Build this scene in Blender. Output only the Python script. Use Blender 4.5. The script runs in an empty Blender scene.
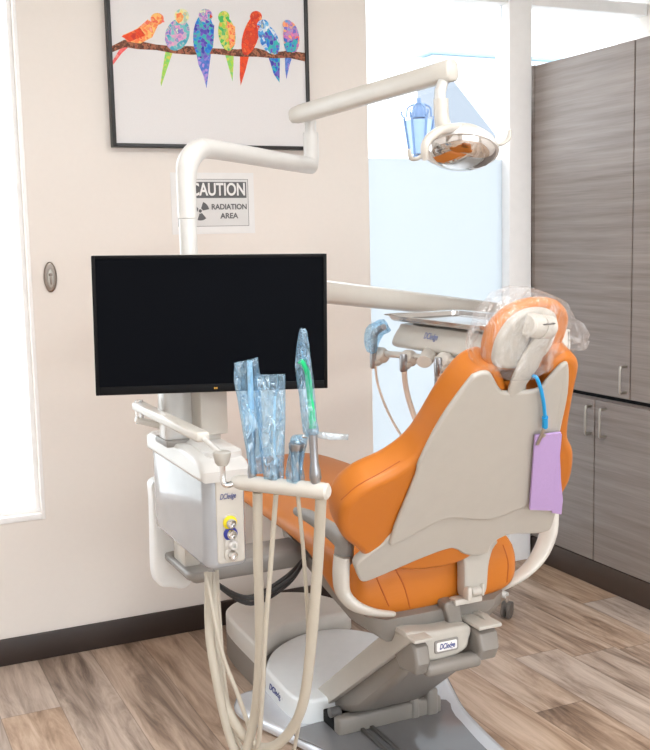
import bpy, bmesh, math, random
from mathutils import Vector as V, Matrix
random.seed(4)
PI = math.pi
S = bpy.context.scene
C = S.collection

# ------------------------------------------------------------------ camera frame (world: X along the back wall, Y into the room, Z up)
FOC, EYE = 1043.0, 1.40
XV = V((2245, -187, 1043)).normalized()
YV = V((-495, -125, 1043)); YV = (YV - XV*XV.dot(YV)).normalized()
ZV = XV.cross(YV)
if ZV.y > 0: ZV = -ZV
CAM = V((0, 0, EYE))
def ray(px, py):
    r = V((px-325, py-375, FOC)); return V((r.dot(XV), r.dot(YV), r.dot(ZV)))
def at(px, py, X=None, Y=None, Z=None):
    d = ray(px, py)
    t = X/d.x if X is not None else Y/d.y if Y is not None else (Z-EYE)/d.z
    return CAM + d*t
def onp(px, py, p0, n):
    d = ray(px, py); return CAM + d*((p0-CAM).dot(n)/d.dot(n))
cd = bpy.data.cameras.new('camera'); cam = bpy.data.objects.new('camera', cd); C.objects.link(cam)
cd.sensor_fit = 'HORIZONTAL'; cd.sensor_width = 36; cd.lens = 36*FOC/650; cd.clip_start = .05
m = Matrix(((XV.x, -XV.y, -XV.z, 0), (YV.x, -YV.y, -YV.z, 0), (ZV.x, -ZV.y, -ZV.z, EYE), (0, 0, 0, 1)))
cam.matrix_world = m
S.camera = cam

# ------------------------------------------------------------------ materials
def srgb(*c):
    return tuple((x/255/12.92 if x/255 <= .04045 else ((x/255+.055)/1.055)**2.4) for x in c) + (1,)
def newmat(name):
    M = bpy.data.materials.new(name); M.use_nodes = True
    nt = M.node_tree; b = nt.nodes['Principled BSDF']
    return M, nt, nt.nodes, nt.links, b
def pbr(name, col, rough=.5, metal=0, var=.04, scale=30, bump=0, coat=0, spec=.5):
    M, nt, N, L, b = newmat(name)
    tc = N.new('ShaderNodeTexCoord'); no = N.new('ShaderNodeTexNoise'); no.inputs['Scale'].default_value = scale; no.inputs['Detail'].default_value = 4
    L.new(tc.outputs['Object'], no.inputs['Vector'])
    mx = N.new('ShaderNodeMix'); mx.data_type = 'RGBA'
    c = srgb(*col)
    mx.inputs[6].default_value = tuple(x*(1-var) for x in c[:3])+(1,); mx.inputs[7].default_value = tuple(min(1, x*(1+var)) for x in c[:3])+(1,)
    L.new(no.outputs['Fac'], mx.inputs[0]); L.new(mx.outputs[2], b.inputs['Base Color'])
    b.inputs['Roughness'].default_value = rough; b.inputs['Metallic'].default_value = metal
    b.inputs['Coat Weight'].default_value = coat; b.inputs['Specular IOR Level'].default_value = spec
    if bump:
        bp = N.new('ShaderNodeBump'); bp.inputs['Strength'].default_value = bump; bp.inputs['Distance'].default_value = .002
        L.new(no.outputs['Fac'], bp.inputs['Height']); L.new(bp.outputs['Normal'], b.inputs['Normal'])
    return M
def film(name, tint, fac, white, bump=.6, scale=45, lo=.42, hi=.72):
    """thin crinkled plastic film: tinted see-through, glossy creases"""
    M, nt, N, L, b = newmat(name); N.remove(b)
    out = N['Material Output']; tc = N.new('ShaderNodeTexCoord')
    mp = N.new('ShaderNodeMapping'); mp.inputs['Scale'].default_value = (1, 1, .45); L.new(tc.outputs['Object'], mp.inputs[0])
    no = N.new('ShaderNodeTexNoise'); no.inputs['Scale'].default_value = scale; no.inputs['Detail'].default_value = 3; no.inputs['Distortion'].default_value = 1.2
    L.new(mp.outputs[0], no.inputs['Vector'])
    bp = N.new('ShaderNodeBump'); bp.inputs['Strength'].default_value = bump; bp.inputs['Distance'].default_value = .02; L.new(no.outputs['Fac'], bp.inputs['Height'])
    tr = N.new('ShaderNodeBsdfTransparent'); tr.inputs['Color'].default_value = tint
    gl = N.new('ShaderNodeBsdfGlossy'); gl.inputs['Roughness'].default_value = .12; gl.inputs['Color'].default_value = (1, 1, 1, 1); L.new(bp.outputs[0], gl.inputs['Normal'])
    df = N.new('ShaderNodeBsdfDiffuse'); df.inputs['Color'].default_value = white; L.new(bp.outputs[0], df.inputs['Normal'])  # pale haze, mixed in by noise to imitate highlights on the creases
    m1 = N.new('ShaderNodeMixShader'); m1.inputs[0].default_value = .45; L.new(df.outputs[0], m1.inputs[1]); L.new(gl.outputs[0], m1.inputs[2])
    cr = N.new('ShaderNodeValToRGB'); cr.color_ramp.elements[0].position = lo; cr.color_ramp.elements[1].position = hi
    cr.color_ramp.elements[0].color = (fac*.55,)*3+(1,); cr.color_ramp.elements[1].color = (min(1, fac*1.9),)*3+(1,)
    L.new(no.outputs['Fac'], cr.inputs[0])
    m2 = N.new('ShaderNodeMixShader'); L.new(cr.outputs[0], m2.inputs[0]); L.new(tr.outputs[0], m2.inputs[1]); L.new(m1.outputs[0], m2.inputs[2])
    L.new(m2.outputs[0], out.inputs[0])
    return M
def glass(name, tint=(.97, .985, 1, 1)):
    M, nt, N, L, b = newmat(name); N.remove(b)
    tr = N.new('ShaderNodeBsdfTransparent'); tr.inputs[0].default_value = tint
    gl = N.new('ShaderNodeBsdfGlossy'); gl.inputs['Roughness'].default_value = .02
    lw = N.new('ShaderNodeLayerWeight'); pw = N.new('ShaderNodeMath'); pw.operation = 'POWER'; pw.inputs[1].default_value = 5; L.new(lw.outputs['Facing'], pw.inputs[0])
    fr = N.new('ShaderNodeMath'); fr.operation = 'MULTIPLY_ADD'; fr.inputs[1].default_value = .9; fr.inputs[2].default_value = .035; L.new(pw.outputs[0], fr.inputs[0])
    mx = N.new('ShaderNodeMixShader'); L.new(fr.outputs[0], mx.inputs[0]); L.new(tr.outputs[0], mx.inputs[1]); L.new(gl.outputs[0], mx.inputs[2])
    L.new(mx.outputs[0], N['Material Output'].inputs[0]); return M
def frosted(name):
    M, nt, N, L, b = newmat(name); N.remove(b)
    t = N.new('ShaderNodeBsdfTranslucent'); t.inputs[0].default_value = (.62, .65, .675, 1)
    d = N.new('ShaderNodeBsdfDiffuse'); d.inputs[0].default_value = (.62, .67, .72, 1)
    mx = N.new('ShaderNodeMixShader'); mx.inputs[0].default_value = .25; L.new(t.outputs[0], mx.inputs[1]); L.new(d.outputs[0], mx.inputs[2])
    L.new(mx.outputs[0], N['Material Output'].inputs[0]); return M
def dabs(name, cols, scale=90):
    """paint dabs: a cell pattern through a stepped palette"""
    M, nt, N, L, b = newmat(name)
    tc = N.new('ShaderNodeTexCoord'); vo = N.new('ShaderNodeTexVoronoi'); vo.inputs['Scale'].default_value = scale; vo.feature = 'SMOOTH_F1'; vo.inputs['Smoothness'].default_value = .55
    L.new(tc.outputs['Object'], vo.inputs['Vector'])
    sp = N.new('ShaderNodeSeparateColor'); L.new(vo.outputs['Color'], sp.inputs[0])
    cr = N.new('ShaderNodeValToRGB'); L.new(sp.outputs[0], cr.inputs[0]); e = cr.color_ramp.elements
    cr.color_ramp.interpolation = 'LINEAR'
    while len(e) < len(cols): e.new(.5)
    for i, c in enumerate(cols): e[i].position = i/(len(cols)-1); e[i].color = srgb(*c)
    L.new(cr.outputs[0], b.inputs['Base Color']); b.inputs['Roughness'].default_value = .7
    return M
def plank_floor():
    M, nt, N, L, b = newmat('floor_planks')
    def math_(op, a, c=None):
        n = N.new('ShaderNodeMath'); n.operation = op
        for i, x in enumerate((a, c)):
            if x is None: continue
            if isinstance(x, (int, float)): n.inputs[i].default_value = x
            else: L.new(x, n.inputs[i])
        return n.outputs[0]
    tc = N.new('ShaderNodeTexCoord'); sp = N.new('ShaderNodeSeparateXYZ'); L.new(tc.outputs['Object'], sp.inputs[0])
    u = math_('DIVIDE', sp.outputs[0], .178); row = math_('FLOOR', u)
    wn = N.new('ShaderNodeTexWhiteNoise'); wn.noise_dimensions = '1D'; L.new(row, wn.inputs['W'])
    v = math_('ADD', math_('DIVIDE', sp.outputs[1], 1.22), math_('MULTIPLY', wn.outputs[0], 7.3)); colm = math_('FLOOR', v)
    cx = N.new('ShaderNodeCombineXYZ'); L.new(row, cx.inputs[0]); L.new(colm, cx.inputs[1])
    wn2 = N.new('ShaderNodeTexWhiteNoise'); wn2.noise_dimensions = '2D'; L.new(cx.outputs[0], wn2.inputs['Vector'])
    # grain: coordinates stretched along the plank, shifted per plank
    gx = N.new('ShaderNodeCombineXYZ')
    L.new(math_('MULTIPLY', sp.outputs[0], 15), gx.inputs[0]); L.new(math_('MULTIPLY', sp.outputs[1], 1.9), gx.inputs[1]); L.new(math_('MULTIPLY', wn2.outputs[0], 37), gx.inputs[2])
    n1 = N.new('ShaderNodeTexNoise'); n1.inputs['Scale'].default_value = 1.0; n1.inputs['Detail'].default_value = 8; n1.inputs['Roughness'].default_value = .66; n1.inputs['Distortion'].default_value = .9
    L.new(gx.outputs[0], n1.inputs['Vector'])
    gy = N.new('ShaderNodeCombineXYZ')
    L.new(math_('MULTIPLY', sp.outputs[0], 90), gy.inputs[0]); L.new(math_('MULTIPLY', sp.outputs[1], 4), gy.inputs[1]); L.new(math_('MULTIPLY', wn2.outputs[0], 91), gy.inputs[2])
    n2 = N.new('ShaderNodeTexNoise'); n2.inputs['Scale'].default_value = 1; n2.inputs['Detail'].default_value = 3; L.new(gy.outputs[0], n2.inputs['Vector'])
    cr = N.new('ShaderNodeValToRGB'); e = cr.color_ramp.elements
    e[0].position = .30; e[0].color = srgb(98, 76, 60); e[1].position = .70; e[1].color = srgb(214, 192, 173)
    for p, c in ((.40, (142, 116, 95)), (.50, (176, 150, 128)), (.58, (194, 170, 149))):
        q = e.new(p); q.color = srgb(*c)
    f = math_('ADD', math_('MULTIPLY', n1.outputs[0], .80), math_('MULTIPLY', wn2.outputs[0], .09)); f = math_('ADD', f, math_('MULTIPLY', n2.outputs[0], .16)); f = math_('SUBTRACT', f, .035)
    L.new(f, cr.inputs[0])
    hs = N.new('ShaderNodeHueSaturation'); L.new(cr.outputs[0], hs.inputs['Color'])
    sepc = N.new('ShaderNodeSeparateColor'); L.new(wn2.outputs[1], sepc.inputs[0])
    L.new(math_('ADD', math_('MULTIPLY', sepc.outputs[1], .4), .68), hs.inputs['Saturation'])
    # thin dark seams
    fu = math_('FRACT', u); fv = math_('FRACT', v)
    su = math_('LESS_THAN', math_('MINIMUM', fu, math_('SUBTRACT', 1, fu)), .008); sv = math_('LESS_THAN', math_('MINIMUM', fv, math_('SUBTRACT', 1, fv)), .0012)
    seam = math_('MULTIPLY', math_('MAXIMUM', su, sv), .45)
    mx = N.new('ShaderNodeMix'); mx.data_type = 'RGBA'; L.new(seam, mx.inputs[0]); L.new(hs.outputs[0], mx.inputs[6]); mx.inputs[7].default_value = srgb(70, 52, 40)
    L.new(mx.outputs[2], b.inputs['Base Color']); b.inputs['Roughness'].default_value = .42
    bp = N.new('ShaderNodeBump'); bp.inputs['Strength'].default_value = .15; bp.inputs['Distance'].default_value = .002; L.new(n2.outputs[0], bp.inputs['Height']); L.new(bp.outputs[0], b.inputs['Normal'])
    return M
def laminate():
    M, nt, N, L, b = newmat('cabinet_laminate')
    tc = N.new('ShaderNodeTexCoord')
    def nz(sc, det, dist=0):
        mp = N.new('ShaderNodeMapping'); mp.inputs['Scale'].default_value = sc; L.new(tc.outputs['Object'], mp.inputs[0])
        no = N.new('ShaderNodeTexNoise'); no.inputs['Scale'].default_value = 1; no.inputs['Detail'].default_value = det; no.inputs['Distortion'].default_value = dist; L.new(mp.outputs[0], no.inputs[0]); return no
    a = nz((1.5, 1.5, 42), 6, .2); c = nz((6, 7, 240), 3)
    ad = N.new('ShaderNodeMath'); ad.operation = 'MULTIPLY_ADD'; L.new(c.outputs[0], ad.inputs[0]); ad.inputs[1].default_value = .45; L.new(a.outputs[0], ad.inputs[2])
    cr = N.new('ShaderNodeValToRGB'); e = cr.color_ramp.elements; e[0].position = .45; e[0].color = srgb(128, 117, 111); e[1].position = 1.0; e[1].color = srgb(160, 150, 144)
    L.new(ad.outputs[0], cr.inputs[0]); L.new(cr.outputs[0], b.inputs['Base Color']); b.inputs['Roughness'].default_value = .45
    return M
def emit(name, col, st):
    M, nt, N, L, b = newmat(name); N.remove(b)
    e = N.new('ShaderNodeEmission'); e.inputs[0].default_value = col; e.inputs[1].default_value = st; L.new(e.outputs[0], N['Material Output'].inputs[0]); return M

WALL = pbr('wall_paint', (232, 226, 220), .75, var=.015, scale=60, bump=.05)
CEIL = pbr('ceiling_paint', (240, 238, 234), .9)
FLOOR = plank_floor()
BASE = pbr('baseboard_vinyl', (52, 41, 36), .45, var=.08)
LAM = laminate()
KICK = pbr('kick_brown', (72, 58, 50), .5, var=.1, scale=20)
NICK = pbr('brushed_nickel', (190, 186, 178), .3, 1)
DNICK = pbr('dark_nickel', (158, 148, 140), .28, 1)
WFRAME = pbr('window_frame_white', (248, 248, 248), .4)
GLASS = glass('window_glass'); FROST = frosted('frosted_glass')
WHITE = pbr('warm_white_plastic', (206, 202, 194), .32, coat=.3)
WHITE2 = pbr('clean_white_plastic', (214, 213, 210), .28, coat=.4)
GREY = pbr('mid_grey_plastic', (146, 143, 139), .42)
LGREY = pbr('light_grey_shell', (188, 184, 176), .42)
SIDE = pbr('glossy_grey_side', (170, 173, 178), .12, coat=.6)
DGREY = pbr('dark_grey_plastic', (88, 86, 85), .45)
CASTOR = pbr('castor_grey', (98, 92, 87), .5)
CASTG = pbr('warm_grey_cast', (136, 131, 125), .38)
PAINTG = pbr('pale_grey_cover', (234, 239, 241), .3, coat=.3)
PAINTG2 = pbr('box_lid_grey', (216, 213, 207), .4)
SILV = pbr('silver_paint', (206, 209, 214), .25, .25)
RECESS = pbr('smoked_recess', (120, 120, 122), .2, coat=.5)
BLACK = pbr('black_plastic', (12, 12, 14), .5, spec=.15)
RUBBER = pbr('dark_rubber', (40, 39, 40), .6)
ORANGE = pbr('orange_vinyl', (200, 116, 34), .42, var=.05, scale=12, bump=.06)
ORANGE_D = pbr('orange_seam_thread', (176, 88, 26), .6)
SCREEN = pbr('screen_black', (8, 10, 15), .6, spec=.04)
CHROME = pbr('chrome', (225, 225, 225), .06, 1, var=.0)
STEEL = pbr('stainless_steel', (205, 205, 205), .22, 1)
TOOLM = pbr('satin_tool_metal', (165, 166, 170), .3, 1)
HOSE = pbr('beige_hose', (190, 183, 169), .45)
HOSEP = pbr('pink_beige_hose', (206, 186, 170), .45)
BLUEF = film('blue_film', (.73, .89, 1, 1), .34, (.40, .74, 1, 1), bump=1.0, scale=60, lo=.45, hi=.66)
CLEARF = film('clear_film', (.98, .98, .98, 1), .19, (.95, .95, .95, 1), bump=1.0, scale=38, lo=.48, hi=.66)
BLUECLEAR = film('pale_blue_film', (.88, .94, .98, 1), .30, (.75, .87, .97, 1))
TRANSW = pbr('milky_plastic', (240, 242, 242), .35, coat=.2)
GREEN = pbr('green_tip', (8, 204, 122), .4)
PALETIP = pbr('pale_tip', (200, 226, 240), .4)
PURPLE = pbr('lilac_paper', (190, 162, 214), .8, bump=.3, scale=150)
BLUEC = pbr('blue_cord', (20, 160, 226), .4)
YEL = pbr('yellow_ring', (238, 218, 20), .4); BLU = pbr('blue_ring', (40, 50, 150), .4)
INK = pbr('blue_ink', (40, 55, 130), .5); INKP = pbr('pale_blue_ink', (112, 126, 176), .5); GINK = pbr('grey_ink', (96, 97, 100), .6); WINK = pbr('white_ink', (235, 235, 235), .6)
PAPER = pbr('sign_paper', (233, 233, 233), .45, coat=.5); PAPERI = pbr('sign_grey_print', (218, 218, 218), .5)
CANVAS = pbr('canvas', (226, 225, 226), .8, bump=.1, scale=300)
ARTF = pbr('art_frame_black', (30, 30, 32), .4)
LANT = pbr('lantern_haze_blue', (88, 112, 145), .5)  # blue-grey paints in the glare haze over a likely black lantern
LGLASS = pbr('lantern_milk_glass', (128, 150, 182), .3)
BLDG = pbr('pale_stucco', (214, 222, 230), .9); BLDG2 = pbr('pale_grey_siding', (128, 134, 142), .9); TEAL = pbr('teal_coping', (150, 178, 190), .6)
GROUND = pbr('pale_concrete', (190, 190, 186), .9)
FILL_EMIT = emit('fill_panel_light', (1, .99, .98, 1), 9.0)
PIXM = pbr('maker_mark_gold', (214, 160, 60), .4)

# ------------------------------------------------------------------ mesh helpers
def link(o, parent=None):
    C.objects.link(o)
    if parent is not None:
        o.parent = parent
        if parent.type == 'EMPTY': o.matrix_parent_inverse = Matrix.Translation(-parent.location)
    return o
def finish(name, bm, mats, parent=None, ang=38, smooth=True, clean=True):
    if clean:
        bmesh.ops.remove_doubles(bm, verts=bm.verts, dist=1e-6)
        bmesh.ops.recalc_face_normals(bm, faces=bm.faces)
    for f in bm.faces: f.smooth = smooth
    for e in bm.edges:
        if len(e.link_faces) == 2 and e.calc_face_angle(0) > math.radians(ang): e.smooth = False
    me = bpy.data.meshes.new(name); bm.to_mesh(me); bm.free()
    for x in (mats if isinstance(mats, (list, tuple)) else [mats]): me.materials.append(x)
    o = bpy.data.objects.new(name, me); return link(o, parent)
def thing(name, label, cat, loc=(0, 0, 0), group=None):
    o = bpy.data.objects.new(name, None); o.location = loc; o.empty_display_size = .05; C.objects.link(o)
    o['label'] = label; o['category'] = cat
    if group: o['group'] = group
    return o
def tag(o, label, cat, group=None):
    o['label'] = label; o['category'] = cat
    if group: o['group'] = group
    return o
def struct(o): o['kind'] = 'structure'; return o
class Fr:
    def __init__(s, o, u, v, n): s.o, s.u, s.v, s.n = V(o), V(u).normalized(), V(v).normalized(), V(n).normalized()
    def P(s, a, b, c=0): return s.o + s.u*a + s.v*b + s.n*c
    def px(s, x, y, c=0):
        q = onp(x, y, s.o + s.n*c, s.n) - s.o; return (q.dot(s.u), q.dot(s.v))
WORLDXZ = lambda Y: Fr((0, Y, 0), (1, 0, 0), (0, 0, 1), (0, -1, 0))
WORLDYZ = lambda X: Fr((X, 0, 0), (0, 1, 0), (0, 0, 1), (-1, 0, 0))
WORLDXY = lambda Z: Fr((0, 0, Z), (1, 0, 0), (0, 1, 0), (0, 0, 1))
def bm_box(bm, fr, a0, a1, b0, b1, c0, c1, bevel=0, seg=2, mi=0):
    t = bmesh.new()
    vs = [t.verts.new(fr.P(a, b, c)) for c in (c0, c1) for b in (b0, b1) for a in (a0, a1)]
    for q in ((0, 1, 3, 2), (4, 6, 7, 5), (0, 4, 5, 1), (2, 3, 7, 6), (0, 2, 6, 4), (1, 5, 7, 3)): t.faces.new([vs[i] for i in q])
    bmesh.ops.recalc_face_normals(t, faces=t.faces)
    if bevel: bmesh.ops.bevel(t, geom=list(t.edges), offset=bevel, segments=seg, profile=.5, affect='EDGES', clamp_overlap=True)
    absorb(bm, t, mi)
def absorb(bm, t, mi=0):
    mp = {v: bm.verts.new(v.co) for v in t.verts}
    for f in t.faces:
        try: g = bm.faces.new([mp[v] for v in f.verts]); g.material_index = mi
        except ValueError: pass
    t.free()
W0 = Fr((0, 0, 0), (1, 0, 0), (0, 1, 0), (0, 0, 1))
def box(name, x0, x1, y0, y1, z0, z1, mat, parent=None, bevel=.004, seg=2, fr=W0):
    bm = bmesh.new(); bm_box(bm, fr, x0, x1, y0, y1, z0, z1, bevel, seg); return finish(name, bm, mat, parent)
def boxes(name, lst, mat, parent=None, bevel=.003, fr=W0):
    bm = bmesh.new()
    for b in lst: bm_box(bm, fr, *b, bevel)
    return finish(name, bm, mat, parent, smooth=bevel > 0, clean=False)
def spline(pts, n=8, closed=False):
    P = [V(p) for p in pts]; out = []; k = len(P)
    for i in range(k if closed else k-1):
        g = lambda j: P[j % k] if closed else P[max(0, min(k-1, j))]
        a, b, c, d = g(i-1), g(i), g(i+1), g(i+2)
        for s in range(n):
            t = s/n
            out.append(.5*((2*b)+(c-a)*t+(2*a-5*b+4*c-d)*t*t+(3*b-a-3*c+d)*t**3))
    if not closed: out.append(P[-1])
    return out
def bm_tube(bm, pts, r, sides=14, n=8, smooth=True, flat=1.0, up=None, cap=True, mi=0):
    P = spline(pts, n) if smooth and len(pts) > 2 else [V(p) for p in pts]
    k = len(P); rs = r if isinstance(r, (list, tuple)) else [r]*2
    def rad(t):
        x = t*(len(rs)-1); i = min(int(x), len(rs)-2); return rs[i]+(rs[i+1]-rs[i])*(x-i)
    nor = None; rings = []
    for i, p in enumerate(P):
        T = (P[min(i+1, k-1)]-P[max(i-1, 0)]).normalized()
        if nor is None:
            nor = V(up) if up else (V((0, 0, 1)) if abs(T.z) < .9 else V((1, 0, 0)))
        nor = (nor - T*nor.dot(T)).normalized(); bi = T.cross(nor)
        R = rad(i/(k-1))
        rings.append([bm.verts.new(p + nor*math.cos(a)*R*flat + bi*math.sin(a)*R) for a in (2*PI*j/sides for j in range(sides))])
    for i in range(k-1):
        for j in range(sides):
            f = bm.faces.new((rings[i][j], rings[i][(j+1) % sides], rings[i+1][(j+1) % sides], rings[i+1][j])); f.material_index = mi
    if cap:
        for q in (rings[0][::-1], rings[-1]): bm.faces.new(q).material_index = mi
def tube(name, pts, r, mat, parent=None, **k):
    bm = bmesh.new(); bm_tube(bm, pts, r, **k); return finish(name, bm, mat, parent)
def bm_lathe(bm, prof, o=(0, 0, 0), axis=(0, 0, 1), sides=28, mi=0, sx=1.0):
    ax = V(axis).normalized(); u = ax.orthogonal().normalized()
    if abs(ax.z) < .95: u = (V((0, 0, 1)).cross(ax)).normalized()
    v = ax.cross(u); o = V(o); rings = []
    for r, h in prof:
        rings.append([bm.verts.new(o+ax*h)] if r < 1e-7 else [bm.verts.new(o+ax*h+(u*math.cos(a)*sx+v*math.sin(a))*r) for a in (2*PI*j/sides for j in range(sides))])
    for A, B in zip(rings, rings[1:]):
        for j in range(sides):
            j2 = (j+1) % sides
            if len(A) == 1 and len(B) == 1: continue
            if len(A) == 1: f = bm.faces.new((A[0], B[j], B[j2]))
            elif len(B) == 1: f = bm.faces.new((A[j], B[0], A[j2]))
            else: f = bm.faces.new((A[j], B[j], B[j2], A[j2]))
            f.material_index = mi
    for R in (rings[0], rings[-1]):
        if len(R) > 1: bm.faces.new(R).material_index = mi
def lathe(name, prof, o, axis, mat, parent=None, **k):
    bm = bmesh.new(); bm_lathe(bm, prof, o, axis, **k); return finish(name, bm, mat, parent)
def area2(P): return sum(P[i][0]*P[(i+1) % len(P)][1]-P[(i+1) % len(P)][0]*P[i][1] for i in range(len(P)))
def inset(P, d):
    k = len(P); out = []
    for i in range(k):
        a, b, c = V(P[i-1][:2]), V(P[i][:2]), V(P[(i+1) % k][:2])
        e1 = (b-a); e2 = (c-b)
        n1 = V((-e1.y, e1.x)).normalized() if e1.length > 1e-9 else V((0, 0)); n2 = V((-e2.y, e2.x)).normalized() if e2.length > 1e-9 else n1
        n = n1+n2
        n = n/max(n.length_squared/2, .5) if n.length > 1e-6 else n1
        out.append(b+n*d)
    return out
def bm_slab(bm, fr, outline, c0, c1, r=.005, steps=3, mi=0, dome=0, r0=None):
    """outline (a,b) swept from c0 to c1 with rounded rims (r at the c1 end, r0 at the c0 end)"""
    P = [V((p[0], p[1])) for p in outline]
    if area2(P) < 0: P = P[::-1]
    r0 = r if r0 is None else r0
    lv = []
    for i in range(steps+1 if r0 else 1):
        t = (PI/2)*i/steps if r0 else PI/2; lv.append((r0*(1-math.sin(t)), c0+r0*(1-math.cos(t))))
    for i in range(steps+1 if r else 1):
        t = (PI/2)*i/steps if r else 0; lv.append((r*(1-math.cos(t)), c1-r*(1-math.sin(t))))
    if dome:
        lv.append((r+dome*1.2, c1+dome*.35)); lv.append((r+dome*3, c1+dome*.7))
    rings = [[bm.verts.new(fr.P(q[0], q[1], c)) for q in inset(P, d)] for d, c in lv]
    k = len(P)
    for A, B in zip(rings, rings[1:]):
        for j in range(k):
            bm.faces.new((A[j], A[(j+1) % k], B[(j+1) % k], B[j])).material_index = mi
    for R in (rings[0], rings[-1]):
        f = bm.faces.new(R); f.material_index = mi
        for e in f.edges: e.smooth = False
def slab(name, fr, outline, c0, c1, mat, parent=None, r=.005, **k):
    bm = bmesh.new(); bm_slab(bm, fr, outline, c0, c1, r, **k); return finish(name, bm, mat, parent)
def pxs(fr, pts, c=0): return [fr.px(p[0], p[1], p[2] if len(p) > 2 else c) for p in pts]
def sm(pts, n=5): return [(p.x, p.y) for p in spline([(a, b, 0) for a, b in pts], n, True)]
def rrect(a0, a1, b0, b1, r, n=5):
    out = []
    for cx, cy, s in ((a1-r, b1-r, 0), (a0+r, b1-r, 1), (a0+r, b0+r, 2), (a1-r, b0+r, 3)):
        for i in range(n+1):
            t = (s+i/n)*PI/2; out.append((cx+r*math.cos(t), cy+r*math.sin(t)))
    return out
def bm_loft(bm, secs, mi=0, cap=True):
    rings = [[bm.verts.new(p) for p in s] for s in secs]; k = len(secs[0])
    for A, B in zip(rings, rings[1:]):
        for j in range(k): bm.faces.new((A[j], A[(j+1) % k], B[(j+1) % k], B[j])).material_index = mi
    if cap:
        for R in (rings[0], rings[-1]): bm.faces.new(R).material_index = mi
def text(name, s, fr, a, b, c, size, mat, parent=None, shear=0, bold=0, align='CENTER', width=None):
    cu = bpy.data.curves.new('txt', 'FONT'); cu.body = s; cu.size = size; cu.shear = shear; cu.offset = bold; cu.align_x = align; cu.align_y = 'CENTER'; cu.extrude = .0003
    t = bpy.data.objects.new('txt', cu); C.objects.link(t); dg = bpy.context.evaluated_depsgraph_get(); dg.update()
    me = bpy.data.meshes.new_from_object(t.evaluated_get(dg)); bpy.data.objects.remove(t); bpy.data.curves.remove(cu)
    xs = [v.co.x for v in me.vertices]; k = 1 if width is None else width/(max(xs)-min(xs))
    for v in me.vertices: v.co = fr.P(a+v.co.x*k, b+v.co.y, c+v.co.z)
    me.materials.clear(); me.materials.append(mat); me.name = name
    return link(bpy.data.objects.new(name, me), parent)

# ------------------------------------------------------------------ room shell
YW, YG, XC = 3.512, 3.66, 2.662         # painted wall face, glass plane, cabinet face
XL, XR, YF, ZC = -1.1, 3.27, -1.6, 2.75
struct(box('floor', XL-.15, XR+.15, YF-.15, YW+.3, -.1, 0, FLOOR, bevel=0))
struct(box('ceiling', XL-.15, XR+.15, YF-.15, YW+.3, ZC, ZC+.1, CEIL, bevel=0))
struct(box('wall_left', XL-.15, XL, YF, YW+.15, 0, ZC, WALL, bevel=0))
struct(box('wall_right', XR, XR+.15, YF, YW+.3, 0, ZC, WALL, bevel=0))
fwl = bmesh.new()
for b in ((XL-.15, -.35, 0, ZC), (2.65, XR+.15, 0, ZC), (-.35, 2.65, 0, .08), (-.35, 2.65, 2.55, ZC)): bm_box(fwl, W0, b[0], b[1], YF-.15, YF, b[2], b[3])
struct(finish('wall_front', fwl, WALL, smooth=False, clean=False))
WX0, WX1, WZ0, WZ1 = -.55, .578, .505, 2.45    # left window opening
def back_wall():
    bm = bmesh.new(); T = YW+.15
    xs = [XL, WX0, WX1, 1.842]; zs = [0, WZ0, WZ1, ZC]
    for i in range(3):
        for j in range(3):
            if i == 1 and j == 1: continue
            bm_box(bm, W0, xs[i], xs[i+1], YW, T, zs[j], zs[j+1])
    bm_box(bm, W0, 1.842, XR, YW, T, 2.52, ZC)
    return finish('wall_back', bm, WALL, smooth=False, clean=False)
struct(back_wall())
struct(box('baseboard_back', XL, 1.842, YW-.012, YW, 0, .092, BASE, bevel=.003))
struct(box('baseboard_left', XL, XL+.012, YF, YW-.012, 0, .092, BASE, bevel=.003))
# window 1: bright window at the left, white frame set in the reveal
def window(name, x0, x1, z0, z1, y, fw, fd):
    fr = struct(boxes(name, [(x0, x0+fw, y, y+fd, z0, z1), (x1-fw, x1, y, y+fd, z0, z1), (x0+fw, x1-fw, y, y+fd, z0, z0+fw), (x0+fw, x1-fw, y, y+fd, z1-fw, z1)], WFRAME, bevel=0))
    return fr
w1 = window('window_1', WX0, WX1, WZ0, WZ1, YW+.03, .014, .04)
box('pane', WX0+.012, WX1-.012, YW+.05, YW+.056, WZ0+.012, WZ1-.012, GLASS, w1, bevel=0)
boxes('reveal_trim', [(WX1, WX1+.012, YW-.004, YW+.002, WZ0-.02, WZ1+.02), (WX0-.012, WX0, YW-.004, YW+.002, WZ0-.02, WZ1+.02), (WX0, WX1, YW-.004, YW+.002, WZ0-.02, WZ0)], WFRAME, w1, bevel=.002)
w4 = window('fill_glazing', -.35, 2.65, .08, 2.55, YF-.09, .05, .06)  # unseen front glazing, added so daylight fills the camera-facing sides
box('mullion', 1.12, 1.18, YF-.09, YF-.03, .13, 2.50, WFRAME, w4, bevel=.003)
box('pane', -.31, 2.61, YF-.065, YF-.059, .12, 2.51, GLASS, w4, bevel=0)
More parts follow.
